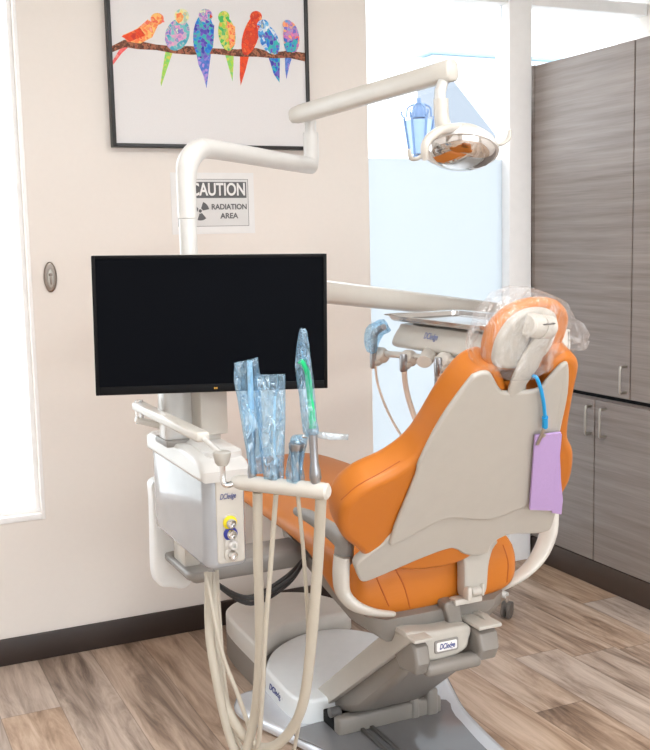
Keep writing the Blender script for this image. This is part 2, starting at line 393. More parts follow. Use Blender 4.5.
# window 2: tall glazing beside the cabinets, frosted film below, clear above; transom runs on over the cabinets
MX0, MX1, HZ = 2.545, 2.655, 2.325
w2 = struct(boxes('window_2', [(1.80, 1.842+.02, YG-.03, YG+.05, 0, 2.52), (MX0, MX1, YG-.05, YG+.05, 0, 2.52), (1.855, MX0, YG-.04, YG+.05, HZ, HZ+.05), (MX1, XR, YG-.04, YG+.05, HZ, HZ+.05), (1.855, MX0, YG-.03, YG+.05, 0, .10), (1.855, XR, YG-.04, YG+.05, 2.48, 2.53)], WFRAME))
FZ = at(440, 159, Y=YG).z
box('frosted_pane', 1.855, MX0, YG+.004, YG+.010, .10, FZ, FROST, w2, bevel=0)
box('clear_pane', 1.855, MX0, YG+.004, YG+.010, FZ, HZ, GLASS, w2, bevel=0)
box('upper_pane', 1.855, MX0, YG+.004, YG+.010, HZ+.05, 2.48, GLASS, w2, bevel=0)
w3 = struct(box('window_3', MX1, XR, YG+.004, YG+.010, HZ+.05, 2.48, GLASS, bevel=0))
box('pane', MX1, XR, YG+.005, YG+.009, 1.9, HZ, GLASS, w3, bevel=0)
struct(box('wall_behind_cabinets', MX1, XR, YG-.02, YG+.10, 0, 1.9, WALL, bevel=0))
# daylight outside: ground, neighbouring building, lantern
struct(box('ground_outside', -14, 18, -30, 30, -.4, -.3, GROUND, bevel=0))
bd = thing('neighbouring_building', 'pale building with teal coping seen through the clear upper glass', 'building', (4.4, 9, -.3))
fb = WORLDXZ(8.6)
p1, p2 = fb.px(433, 52), fb.px(512, 59)
box('wall', p1[0], p1[0]+3.2, 8.6, 8.8, -.3, p1[1]-.02, BLDG, bd, bevel=.01)
box('coping', p1[0]-.05, p1[0]+3.25, 8.57, 8.83, p1[1]-.02, p1[1]+.02, TEAL, bd, bevel=.01)
q = pxs(fb, [(444, 68), (510, 153), (510, 200), (444, 200)], .5)
slab('gable', fb, [q[0], q[1], (q[1][0], -.3), (q[0][0], -.3)], .02, .5, BLDG2, bd, r=.01)
ln = thing('post_lantern', 'six-sided lantern, coloured blue-grey for glare haze, on a post outside the glazing', 'lantern', at(420, 160, Y=7.2)*1)
fl = WORLDXZ(7.2); lo = at(419, 118, Y=7.2); lx = lo.x
lz = lambda y: at(419, y, Y=7.2).z
rr = lambda w: w*7.6/FOC
def hexprism(name, r0, z0, r1, z1, mat, sides=6):
    bm = bmesh.new(); bm_loft(bm, [[V((lx+r*math.cos(PI/6+j*PI/3), 7.2+r*math.sin(PI/6+j*PI/3), z)) for j in range(sides)] for r, z in ((r0, z0), (r1, z1))]); return finish(name, bm, mat, ln, ang=20)
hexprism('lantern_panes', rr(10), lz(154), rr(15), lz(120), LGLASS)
bm = bmesh.new()
for j in range(6):
    a = PI/6+j*PI/3; c, s = math.cos(a), math.sin(a)
    bm_tube(bm, [(lx+rr(10.3)*c, 7.2+rr(10.3)*s, lz(155)), (lx+rr(16)*c, 7.2+rr(16)*s, lz(118))], rr(1.3), sides=8)
    bm_tube(bm, [(lx+rr(15)*c, 7.2+rr(15)*s, lz(118)), (lx+rr(18)*c, 7.2+rr(18)*s, lz(115)), (lx+rr(19)*c, 7.2+rr(19)*s, lz(112)), (lx+rr(17)*c, 7.2+rr(17)*s, lz(111))], rr(1), sides=8)
    bm_tube(bm, [(lx+rr(13)*c, 7.2+rr(13)*s, lz(117)), (lx+rr(12)*c, 7.2+rr(12)*s, lz(108)), (lx+rr(5)*c, 7.2+rr(5)*s, lz(104))], rr(1), sides=8)
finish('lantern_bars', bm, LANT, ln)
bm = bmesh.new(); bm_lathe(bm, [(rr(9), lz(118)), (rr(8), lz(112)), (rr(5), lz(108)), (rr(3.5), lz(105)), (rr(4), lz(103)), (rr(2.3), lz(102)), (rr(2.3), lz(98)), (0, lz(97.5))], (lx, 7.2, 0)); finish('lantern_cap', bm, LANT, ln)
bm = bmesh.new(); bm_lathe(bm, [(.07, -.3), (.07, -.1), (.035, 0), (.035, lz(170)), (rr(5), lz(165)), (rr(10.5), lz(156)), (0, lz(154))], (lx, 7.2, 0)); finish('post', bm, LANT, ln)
# unseen ceiling panels, added to light the room
for i, (x, y) in enumerate(((.4, -.5), (1.9, -.5), (.4, 1.25), (1.9, 1.25))):
    t = thing('fill_ceiling_light', 'added unseen square ceiling light panel ' + ('over the far left floor near the added front glazing', 'over the right floor near the added front glazing', 'nearest the left window', 'nearest the dental chair and cabinets')[i], 'ceiling light', (x, y, ZC), 'added ceiling light panels')
    boxes('light_frame', [(x-.32, x-.29, y-.32, y+.32, ZC-.03, ZC), (x+.29, x+.32, y-.32, y+.32, ZC-.03, ZC), (x-.29, x+.29, y-.32, y-.29, ZC-.03, ZC), (x-.29, x+.29, y+.29, y+.32, ZC-.03, ZC)], WFRAME, t)
    box('diffuser', x-.29, x+.29, y-.29, y+.29, ZC-.022, ZC-.012, FILL_EMIT, t, bevel=0)

# ------------------------------------------------------------------ cabinets along the right wall
def handle(y, z0, z1, parent):
    bm = bmesh.new(); x = XC; bm_tube(bm, [(x+.001, y, z0), (x-.022, y, z0), (x-.030, y, z0+.008), (x-.030, y, z1-.008), (x-.022, y, z1), (x+.001, y, z1)], .005, sides=10, n=4)
    return finish('handle', bm, NICK, parent)
def door(y0, y1, z0, z1, parent, hy, hz0, hz1):
    d = box('door', XC, XC+.019, y0+.002, y1-.002, z0, z1, LAM, parent, bevel=.0015, seg=1)
    if hy is not None: handle(hy, hz0, hz1, d)
YE = 3.625
uc = thing('upper_cabinet', 'tall grey-brown wood-grain upper cabinet, its doors above the dark gap line', 'cabinet', (XC+.3, 3.0, .77))
box('body', XC+.02, XR, 2.43, YE, .772, 2.085, LAM, uc, bevel=.002)
box('filler_strip', XC, XC+.02, YE-.022, YE, .772, 2.085, LAM, uc, bevel=.001)
door(3.008, YE-.024, .778, 2.082, uc, 3.028, .803, .900)
door(2.43, 3.006, .778, 2.082, uc, None, 0, 0)
lc = thing('base_cabinet', 'low grey-brown wood-grain base cabinet with a pair of handled doors on dark kick', 'cabinet', (XC+.3, 3.2, 0))
box('body', XC+.02, XR, 2.805, YE, .10, .758, LAM, lc, bevel=.002)
box('kick_board', XC+.001, XR, 2.805, YE-.005, 0, .10, KICK, lc, bevel=.002)
door(3.207, YE-.004, .104, .752, lc, 3.224, .617, .724)
door(2.807, 3.205, .104, .752, lc, 3.139, .617, .724)
box('top_gap_rail', XC+.025, XR, 2.805, YE, .757, .772, BLACK, lc, bevel=0)
lc2 = thing('base_cabinet', 'single-door grey-brown base cabinet further along the right wall toward the viewer', 'cabinet', (XC+.3, 2.6, 0))
box('body', XC+.02, XR, 2.43, 2.803, .10, .758, LAM, lc2, bevel=.002)
box('kick_board', XC+.001, XR, 2.43, 2.803, 0, .10, KICK, lc2, bevel=.002)
door(2.432, 2.801, .104, .752, lc2, 2.47, .617, .724)
box('top_gap_rail', XC+.025, XR, 2.43, 2.803, .757, .772, BLACK, lc2, bevel=0)

# ------------------------------------------------------------------ wall things
fw = WORLDXZ(YW)
art = thing('framed_painting', 'black-framed canvas of seven bright parakeets on a branch, on the wall', 'painting', (1.22, YW, 1.72))
ax0, ax1, az0, az1 = .873, 1.592, 1.718, 2.46
boxes('frame', [(ax0, ax0+.012, YW-.035, YW, az0, az1), (ax1-.012, ax1, YW-.035, YW, az0, az1), (ax0+.012, ax1-.012, YW-.035, YW, az0, az0+.012), (ax0+.012, ax1-.012, YW-.035, YW, az1-.012, az1)], ARTF, art, bevel=.001)
def painting():
    pal = [dabs('paint_coral', [(245, 120, 70), (250, 150, 90), (248, 205, 120), (240, 90, 70), (250, 180, 150)]),
           dabs('paint_teal', [(70, 160, 190), (120, 200, 200), (240, 160, 200), (70, 120, 200), (230, 235, 190)]),
           dabs('paint_blue', [(30, 90, 200), (40, 130, 220), (60, 190, 170), (120, 90, 200), (30, 60, 160)]),
           dabs('paint_green', [(90, 200, 80), (60, 180, 110), (230, 220, 110), (140, 210, 70), (240, 180, 90)]),
           dabs('paint_red', [(220, 60, 30), (235, 85, 35), (200, 50, 40), (240, 120, 60)]),
           dabs('paint_azure', [(60, 130, 220), (235, 240, 240), (90, 180, 235), (40, 90, 190), (230, 235, 160)]),
           dabs('paint_pink', [(240, 90, 110), (250, 180, 120), (60, 110, 210), (240, 120, 170), (90, 170, 220)]),
           dabs('paint_bark', [(120, 70, 50), (80, 45, 35), (170, 110, 80), (150, 70, 60)], 160),
           dabs('paint_lime', [(180, 220, 60), (120, 210, 110), (230, 215, 90)]), dabs('paint_rose', [(245, 120, 120), (235, 80, 80), (250, 170, 160)]),
           dabs('paint_lilac', [(120, 150, 220), (60, 110, 200), (190, 150, 220)]), dabs('paint_yellow', [(245, 225, 110), (235, 235, 190), (150, 200, 190), (245, 200, 120)])]
    bm = bmesh.new(); bm_box(bm, W0, ax0+.010, ax1-.010, YW-.026, YW-.004, az0+.010, az1-.010)
    f = WORLDXZ(YW-.0262); lay = [0]
    def poly(pts, mi):
        lay[0] += 1; c = .0002+lay[0]*.00006
        vs = [bm.verts.new(f.P(a, b, c)) for a, b in pts]; fc = bm.faces.new(vs); fc.material_index = mi+1
    P = lambda x, y: f.px(105+x/3.17, y/3.17)
    def ell(cx, cy, rx, ry, rot, mi, n=22):
        t = math.radians(rot); poly([P(cx+rx*math.cos(a)*math.cos(t)-ry*math.sin(a)*math.sin(t), cy+rx*math.cos(a)*math.sin(t)+ry*math.sin(a)*math.cos(t)) for a in (2*PI*i/n for i in range(n))], mi)
    def pp(pts, mi): poly([P(*q) for q in pts], mi)
    # tails behind the branch
    pp([(70, 128), (84, 140), (52, 170), (24, 208), (22, 196), (44, 160)], 9); pp([(192, 160), (215, 165), (196, 220), (178, 274), (176, 262), (184, 210)], 8)
    pp([(290, 170), (336, 170), (330, 215), (322, 280), (312, 240), (296, 205)], 10); pp([(380, 170), (408, 168), (407, 210), (404, 258), (394, 220)], 8)
    pp([(428, 170), (458, 172), (446, 220), (430, 272), (427, 240)], 4); pp([(515, 172), (555, 172), (553, 262), (535, 235)], 2); pp([(570, 165), (598, 165), (584, 210), (575, 252), (571, 220)], 10)
    # branch with a wavy outline
    br = [(16, 158), (60, 138), (100, 142), (160, 150), (215, 158), (270, 160), (340, 162), (420, 168), (480, 166), (530, 176), (580, 172), (636, 182)]
    up, dn = [], []
    for i, (x, y) in enumerate(br):
        w = 9 + (i % 3)*2.5; up.append((x, y-w)); dn.append((x+3, y+w))
    pp(up+dn[::-1], 7)
    # bodies and heads
    pp([(55, 112), (100, 92), (135, 62), (168, 80), (150, 118), (112, 138), (70, 132)], 0); ell(165, 60, 21, 19, 0, 0); pp([(183, 58), (189, 70), (178, 72)], 9); pp([(52, 116), (110, 88), (128, 112), (80, 132)], 4)
    ell(229, 110, 38, 52, 18, 1); ell(243, 52, 23, 24, 0, 11); pp([(226, 44), (240, 40), (250, 52), (244, 68), (232, 74), (226, 62)], 0); pp([(215, 80), (250, 85), (248, 135), (222, 150)], 1)
    ell(312, 115, 33, 72, 2, 2); ell(318, 50, 22, 22, 0, 1); pp([(318, 60), (346, 80), (342, 150), (315, 190)], 2); pp([(333, 44), (341, 54), (331, 60)], 4)
    ell(386, 108, 27, 54, -8, 3); ell(376, 54, 18, 19, 0, 3); pp([(385, 65), (412, 85), (412, 140), (396, 158)], 0)
    ell(462, 112, 25, 66, 16, 4); ell(478, 53, 19, 18, 0, 4); pp([(492, 50), (498, 62), (487, 64)], 0)
    ell(519, 125, 29, 52, -26, 5); ell(500, 80, 19, 18, 0, 5); pp([(500, 110), (520, 92), (552, 140), (546, 172), (520, 165)], 2); pp([(480, 80), (488, 94), (490, 82)], 4)
    ell(590, 118, 25, 50, -8, 6); ell(577, 78, 15, 15, 0, 6); pp([(588, 130), (612, 120), (602, 165), (575, 165), (566, 140)], 2)
    o = finish('canvas', bm, [CANVAS]+pal, art, smooth=False)
painting()
sg = thing('caution_sign', 'white laminated paper sign reading CAUTION RADIATION AREA taped to the wall', 'sign', (1.26, YW, 1.53))
s0, s1 = fw.px(255, 233), fw.px(253, 173); sx0 = s1[0]-.305; sx1 = (s0[0]+s1[0])/2; sz0, sz1 = s0[1], s1[1]
box('sheet', sx0, sx1, YW-.002, YW-.0004, sz0, sz1, PAPER, sg, bevel=0)
f2 = WORLDXZ(YW-.0025); ins = .022
boxes('border', [(sx0+ins, sx1-ins, YW-.0026, YW-.0021, sz0+ins+.004, sz0+ins+.0055), (sx0+ins, sx1-ins, YW-.0026, YW-.0021, sz1-ins-.0015, sz1-ins), (sx0+ins, sx0+ins+.0015, YW-.0026, YW-.0021, sz0+ins+.004, sz1-ins), (sx1-ins-.0015, sx1-ins, YW-.0026, YW-.0021, sz0+ins+.004, sz1-ins)], GINK, sg, bevel=0)
h0 = fw.px(220, 198)[1]; h1 = fw.px(220, 182)[1]
box('print_area', sx0+ins+.002, sx1-ins-.002, YW-.0024, YW-.0019, sz0+ins+.006, sz1-ins-.002, PAPERI, sg, bevel=0)
bann = box('banner', sx0+.029, sx1-.029, YW-.0029, YW-.0023, h0, h1, GINK, sg, bevel=0)
text('lettering', 'CAUTION', f2, f2.px(218.4, 190)[0], (h0+h1)/2, .0008, .060, WINK, bann, bold=.0014, width=f2.px(245.3, 190)[0]-f2.px(191.5, 190)[0])
tcx = fw.px(229, 207)[0]
text('lettering', 'RADIATION', f2, tcx, fw.px(229, 207)[1], .0006, .026, GINK, sg, bold=.0007, width=fw.px(246, 207)[0]-fw.px(211, 207)[0])
text('lettering', 'AREA', f2, fw.px(229, 216)[0], fw.px(229, 216)[1], .0006, .026, GINK, sg, bold=.0007, width=fw.px(238, 207)[0]-fw.px(220, 207)[0])
bm = bmesh.new(); tc0 = fw.px(200, 211)
def fan(a0, a1, r0, r1, n=8):
    vs = [bm.verts.new(f2.P(tc0[0]+r*math.cos(a), tc0[1]+r*math.sin(a), .0006)) for r, rng in ((r0, range(n+1)), (r1, range(n, -1, -1))) for a in (a0+(a1-a0)*i/n for i in rng)]
    bm.faces.new(vs)
for k in range(3): fan(math.radians(10+120*k), math.radians(70+120*k), .009, .033)
fan(0, 2*PI*.999, .0001, .006, 16)
finish('trefoil', bm, GINK, sg, smooth=False)
wp = thing('oval_wall_plate', 'small dark metal oval plate on the wall beside the left window', 'wall plate', at(50, 277, Y=YW))
c = fw.px(50, 277)
ov = [(c[0]+.0215*math.cos(a), c[1]+.050*math.sin(a)) for a in (2*PI*i/28 for i in range(28))]
slab('plate', fw, ov, 0, .009, DNICK, wp, r=.006)
ov2 = [(c[0]+.011*math.cos(a), c[1]-.004+.031*math.sin(a)) for a in (2*PI*i/24 for i in range(24))]
slab('slot_cover', fw, ov2, .008, .013, NICK, wp, r=.003)
bm = bmesh.new(); bm_lathe(bm, [(.006, 0), (.006, .006), (.004, .010), (0, .010)], fw.P(c[0], c[1]+.008, .012), (0, -1, 0), 16); bm_box(bm, fw, c[0]-.003, c[0]+.003, c[1]-.025, c[1]+.004, .012, .018, .002); finish('thumb_turn', bm, DNICK, wp)

# ------------------------------------------------------------------ dental chair
CX = 1.315
ch = thing('dental_chair', 'orange vinyl dental chair with light grey back shell on a silver floor base', 'dental chair', (CX, 2.5, 0))
# base plate, outline tapering to the rear
ol = [(.10, 1.72), (.17, 1.80), (.205, 2.0), (.215, 2.2), (.25, 2.45), (.305, 2.62), (.345, 2.74), (.33, 2.83), (.24, 2.88)]
pl = sm([(1.33+a, b) for a, b in ol]+[(1.33-a, b) for a, b in ol[::-1]], 6)
bp_ = slab('base_plate', WORLDXY(0), pl, .0, .035, SILV, ch, r=.022, steps=4)
rc = sm([(1.15, 1.86), (1.47, 1.86), (1.485, 2.2), (1.52, 2.42), (1.52, 2.54), (1.09, 2.56), (1.10, 2.42), (1.145, 2.2)], 4)
slab('recess_panel', WORLDXY(0), rc, .034, .039, RECESS, bp_, r=.002)
boxes('cable_rail', [(1.235, 1.247, 2.0, 2.5, .039, .047), (1.265, 1.277, 2.0, 2.5, .039, .047)], DGREY, bp_, bevel=.002)
# pump cover on the front of the base
pc = sm([(1.105, 2.60), (1.10, 2.80), (1.115, 2.86), (1.19, 2.97), (1.32, 3.045), (1.45, 3.03), (1.54, 2.92), (1.56, 2.75), (1.55, 2.58), (1.40, 2.56), (1.2, 2.56)], 6)
pcv = slab('pump_cover', WORLDXY(0), pc, .03, .105, PAINTG, ch, r=.010, r0=.001)
fsd = Fr((1.10, 2.72, .062), (0, -1, 0), (0, 0, 1), (-1, 0, 0))
text('lettering', 'DCIedge', fsd, -.02, .008, .004, .028, INK, pcv, shear=.3, bold=.0006)
# lower hinge and lift arm
def yz(name, x0, x1, pts, mat, parent, r=.006):
    return slab(name, Fr((x0, 0, 0), (0, 1, 0), (0, 0, 1), (1, 0, 0)), pts, 0, x1-x0, mat, parent, r=r)
hb = boxes('hinge_bracket', [(1.17, 1.50, 2.46, 2.50, .034, .085), (1.45, 1.485, 2.453, 2.56, .033, .115), (1.40, 1.425, 2.456, 2.52, .032, .105)], CASTG, ch, bevel=.008)
box('hinge_shade_block', 1.17, 1.445, 2.49, 2.60, .036, .075, BLACK, hb, bevel=.004)  # black block standing in for the shade in the void under the arm
for x in (1.16, 1.425): lathe('pin_cap', [(.014, 0), (.014, .03), (.010, .034), (0, .034)], (x, 2.50, .092), (1, 0, 0), DGREY, hb, sides=18)
la = yz('lift_arm', 1.205, 1.41, [(2.60, .05), (2.655, .10), (2.32, .345), (2.20, .41), (2.16, .40), (2.15, .335), (2.2, .285), (2.40, .125), (2.50, .08)], CASTG, ch, r=.02)
for x0 in (1.185, 1.408):
    yz('arm_cheek', x0, x0+.022, [(2.62, .045), (2.67, .055), (2.66, .085), (2.175, .450), (2.12, .455), (2.085, .444), (2.095, .432)], LGREY, la, r=.003)
for x0, x1 in ((1.19, 1.232), (1.372, 1.43)):
    yz('arm_nose', x0, x1, [(2.20, .39), (2.20, .43), (2.10, .437), (2.075, .425), (2.066, .385), (2.082, .355), (2.15, .345)], CASTG, la, r=.010)
    box('nose_cover', x0-.004, x1+.006, 2.066, 2.20, .438, .448, LGREY, la, bevel=.004)
box('cross_bar', 1.225, 1.385, 2.076, 2.12, .340, .372, CASTG, la, bevel=.012, seg=3)
bf = Fr((0, 2.102, 0), (1, 0, 0), (0, 0, 1), (0, -1, 0))
mh = slab('motor_housing', bf, sm(pxs(bf, [(407, 634), (438, 631), (470, 626), (470, 640), (466, 650), (450, 658), (426, 662), (414, 652)]), 4), -.10, 0, LGREY, ch, r=.010)
b0 = bf.px(446, 645)
bdg = slab('badge', bf, rrect(b0[0]-.034, b0[0]+.034, b0[1]-.0165, b0[1]+.0165, .006), .0, .004, GREY, mh, r=.0015)
slab('badge_face', bf, rrect(b0[0]-.029, b0[0]+.029, b0[1]-.0115, b0[1]+.0115, .004), .003, .0055, PAPER, bdg, r=.0008)
text('lettering', 'DCIedge', bf, b0[0], b0[1], .0058, .019, INK, bdg, shear=.3, bold=.0004, width=.044)
# underside pan below the seat
pan = []
for y, w, zb, zt in ((2.155, .155, .43, .475), (2.18, .20, .405, .482), (2.25, .215, .41, .495), (2.5, .20, .44, .54), (2.75, .18, .50, .565), (2.8, .15, .52, .565)):
    pan.append([V((CX+a, y, b)) for a, b in ((-w, zt), (-w*.97, (zt+zb)/2+.005), (-w*.72, zb+.004), (-w*.4, zb), (w*.4, zb), (w*.72, zb+.004), (w*.97, (zt+zb)/2+.005), (w, zt))])
bm = bmesh.new(); bm_loft(bm, pan); finish('under_pan', bm, CASTG, ch, ang=50)
ft = WORLDXZ(2.145)
slab('release_lever', ft, sm(pxs(ft, [(443, 603), (455, 600), (459, 610), (462, 632), (457, 640), (450, 634), (446, 618)]), 4), -.03, .012, CASTG, ch, r=.006)
# seat and leg rest: one long cushion
def seat():
    bm = bmesh.new(); secs = []; K = 28
    prof = [(2.165, .185, .500, .590), (2.175, .215, .477, .612), (2.205, .236, .462, .634), (2.25, .244, .462, .650), (2.32, .246, .495, .656), (2.40, .244, .550, .655), (2.5, .240, .578, .648),
            (2.75, .236, .588, .645), (3.0, .228, .592, .648), (3.2, .220, .588, .650), (3.35, .206, .588, .645), (3.40, .185, .595, .637), (3.415, .15, .605, .628)]
    for y, w, zb, zt in prof:
        ring = []; zc = (zb+zt)/2; h = (zt-zb)/2
        for j in range(K):
            a = 2*PI*j/K; ca, sa = math.cos(a), math.sin(a); e = .45
            ring.append(V((CX+.012+(w+.012)*math.copysign(abs(ca)**e, ca), y, zc+h*math.copysign(abs(sa)**.62, sa))))
        secs.append(ring)
    bm_loft(bm, secs); o = finish('seat_cushion', bm, ORANGE, ch, ang=80)
    sb = o.modifiers.new('sub', 'SUBSURF'); sb.levels = sb.render_levels = 1
    return o
def seams(o, lines, r, mat, name='seam'):
    from mathutils.bvhtree import BVHTree
    dg = bpy.context.evaluated_depsgraph_get(); dg.update(); tree = BVHTree.FromObject(o, dg)
    for ln_ in lines:
        P = []
        for x, y in [(p.x, p.y) for p in spline([(a, b, 0) for a, b in ln_], 6)]:
            d = XV*0; w_ = ray(x, y).normalized(); hit = tree.ray_cast(CAM, w_)
            if hit[0] is not None: P.append(hit[0] - hit[1]*r*.35*(1 if hit[1].dot(w_) < 0 else -1))
        if len(P) > 2: tube(name, P, r, mat, o, smooth=False, sides=8)
seams(seat(), [[(374, 571), (381, 588), (389, 606)], [(394, 567), (404, 586), (410, 608)], [(503, 545), (508, 562), (507, 582)]], .0022, ORANGE_D)
# backrest frame: reclined plane
AB = math.radians(31)
B = Fr((1.29, 2.15, .55), (1, 0, 0), (0, -math.sin(AB), math.cos(AB)), (0, -math.cos(AB), -math.sin(AB)))
cush = pxs(B, [(478, 353), (460, 364), (439, 391), (412.6, 434), (388, 455), (357, 470), (338, 486), (331, 503), (334, 521), (347, 533), (366, 548), (400, 556), (450, 548)], -.045) + \
    pxs(B, [(500, 530), (548, 505), (563, 487), (570, 470), (571.5, 449), (566, 431), (572, 390), (577, 364), (573, 354)], -.006) + pxs(B, [(561, 350.5, -.010), (543, 360, -.018), (536, 378), (528, 388), (512, 390), (503, 384), (491, 359)], -.03)
bk = slab('backrest_cushion', B, sm(cush, 5), -.088, .010, ORANGE, ch, r=.018, steps=6, r0=.036)
seams(bk, [[(341, 500), (357, 486), (380, 473), (400, 461)]], .0016, ORANGE_D)
shell = pxs(B, [(484, 372), (490.5, 373), (495, 380), (500, 388.5), (507, 392), (537, 390), (547, 381), (557, 370), (564, 364), (569, 365.5), (568.5, 393), (561, 430), (553, 470), (547, 503), (530, 505), (510, 513), (491, 520), (470, 520), (450, 518.5), (434, 524), (417, 533), (391, 546), (393, 533), (398, 519), (415.5, 477), (419.5, 462), (441, 420), (469, 381), (477, 374.5)], .02)
slab('back_shell', B, [p for p in sm(shell, 4)], .009, .022, LGREY, ch, r=.007, steps=4)
brk = pxs(B, [(357, 563), (380, 546), (391, 534), (417, 515), (450, 500), (491, 500), (540, 490), (556, 500), (552, 526), (541, 533), (525, 534), (509.6, 534.6), (497, 540), (491, 546), (488, 552), (475, 556), (463, 554), (457, 550), (448, 549), (425, 557), (399, 568), (378, 577), (363, 582), (358, 575)], .012)
slab('back_bracket', B, sm(brk, 4), -.012, .014, LGREY, ch, r=.006, steps=3)
fs = Fr((0, 2.128, 0), (1, 0, 0), (0, 0, 1), (0, -1, 0))
slab('bracket_stem', fs, sm(pxs(fs, [(452, 545), (462, 540), (480, 538), (496, 540), (491, 549), (487, 565), (485, 588), (480, 594), (466, 598), (463, 592), (463, 572), (461, 557)]), 3), -.03, .010, LGREY, ch, r=.006)
fk = fs.px(474, 591, .01); bm = bmesh.new()
bm_lathe(bm, [(.009, -.013), (.011, -.010), (.011, .010), (.009, .013)], fs.P(fk[0]+.004, fk[1], .012), (1, 0, 0), 18)
bm_box(bm, fs, fk[0]-.026, fk[0]-.012, fk[1]-.020, fk[1]+.016, -.005, .024, .005); bm_box(bm, fs, fk[0]+.018, fk[0]+.026, fk[1]-.014, fk[1]+.018, -.005, .020, .004)
bm_box(bm, fs, fk[0]-.05, fk[0]+.03, fk[1]-.034, fk[1]-.018, -.03, .004, .004)
finish('tilt_hinge', bm, WHITE, ch)
# armrest and its white carriers
fa = WORLDYZ(1.06)
al = bmesh.new()
bm_tube(al, [at(296, 511, X=1.045), at(310, 517, X=1.045), at(330, 530, X=1.045), at(343, 541, X=1.045), at(344, 552, X=1.045), at(343, 560, X=1.045)], [.011, .018, .022, .027, .028, .026], sides=16, flat=.8, up=(1, 0, 0))
ar = finish('armrest', al, GREY, ch)
yl = 2.135
tube('arm_carrier', [at(342, 556, Y=yl), at(341, 575, Y=yl), at(343, 592, Y=yl), at(354, 605, Y=yl-.02), at(372, 612, Y=yl-.03), at(392, 614, Y=yl)], [.028, .029, .027, .022, .016, .012], WHITE, ch, flat=.62, up=(1, 0, 0), sides=18)
tube('arm_carrier', [at(551, 505, Y=2.2), at(549, 530, Y=2.2), at(541, 552, Y=2.2), at(527, 570, Y=2.2), at(506, 584, Y=2.22), at(494, 588, Y=2.26)], [.028, .031, .029, .024, .018, .012], WHITE, ch, flat=.55, up=(0, 0, 1), sides=18)
# headrest
HA = math.radians(16)
H0 = at(525, 340, Y=1.80)
Hd = Fr(H0, V((.985, .17, 0)), (0, -math.sin(HA), math.cos(HA)), (0, -math.cos(HA), -math.sin(HA))); Hd.n = Hd.u.cross(Hd.v).normalized(); Hd.v = Hd.n.cross(Hd.u)
if Hd.n.y > 0: Hd.n = -Hd.n
hc = pxs(Hd, [(485, 364), (484, 347), (489, 329), (499, 315), (512, 304.5), (530, 298), (548, 297.5), (558, 302), (564, 312), (563, 326), (554, 348), (540, 365), (520, 370), (497, 368)], -.02)
slab('headrest_cushion', Hd, sm(hc, 6), -.048, -.001, ORANGE, ch, r=.014, steps=6, r0=.03)
hp = pxs(Hd, [(496, 364), (497, 348), (503, 333), (514, 319), (529, 310), (547, 309), (557, 316), (556, 334), (546, 355), (525, 367), (505, 369)], .01)
hpl = slab('headrest_plate', Hd, sm(hp, 6), -.012, .014, LGREY, ch, r=.010, steps=4)
bm = bmesh.new()
q0, q1, q2, q3 = B.P(*B.px(516, 404, .001), .001), B.P(*B.px(517, 387, .010), .010), Hd.P(*Hd.px(523, 362), .016), Hd.P(*Hd.px(537, 334), .018)
bm_tube(bm, [q0, q1, q2, q3], [.030, .029, .040, .032], sides=18, flat=.36, up=(0, -1, 0)); finish('headrest_stem', bm, LGREY, ch)
kx = Hd.px(538, 326, .022); kk = Hd.P(kx[0], kx[1], .022)
lathe('knuckle', [(.020, -.034), (.025, -.030), (.026, -.004), (.0235, -.003), (.0235, .003), (.026, .004), (.025, .034), (.019, .038)], kk, Hd.u + Hd.v*-.15, WHITE, hpl, sides=24)
sl = Fr(kk, Hd.u, Hd.v, Hd.n)
box('slot', -.012, .024, .010, .013, .019, .0245, DGREY, hpl, bevel=.001, fr=sl)

# ------------------------------------------------------------------ floor junction box in front of the chair base
jb = thing('floor_junction_box', 'low rounded light grey box on the floor behind the chair base', 'junction box', (1.3, 3.1, 0))
jo = [(1.105, 2.925), (1.18, 2.985), (1.26, 3.045), (1.34, 3.055), (1.40, 3.05), (1.50, 3.05), (1.52, 3.15), (1.46, 3.28), (1.36, 3.345), (1.25, 3.345), (1.16, 3.30), (1.115, 3.2)]
jo = sm(jo[:3], 1)[:0] + [(p.x, p.y) for p in spline([(a, b, 0) for a, b in jo[1:]+[jo[0]]], 6)]
slab('base', WORLDXY(0), jo, 0, .085, CASTG, jb, r=.004)
slab('lid', WORLDXY(0), jo, .084, .150, PAINTG2, jb, r=.010, r0=.002)

# ------------------------------------------------------------------ side utility box, its arm and instrument holder
ub = thing('utility_box', 'glossy grey and white side utility box with coloured couplings, beside the orange chair', 'dental unit', (.77, 2.42, .655))
bx0, bx1, by0, by1, bz0, bz1 = .722, .826, 2.20, 2.636, .655, .914
def boxbody():
    bm = bmesh.new(); f = WORLDXY(0)
    lower = rrect(bx0, bx1, by0, by1, .028)
    bm_slab(bm, f, lower, bz0, bz1-.045, r=.002, r0=.012)
    return finish('housing', bm, SIDE, ub)
hs_ = boxbody()
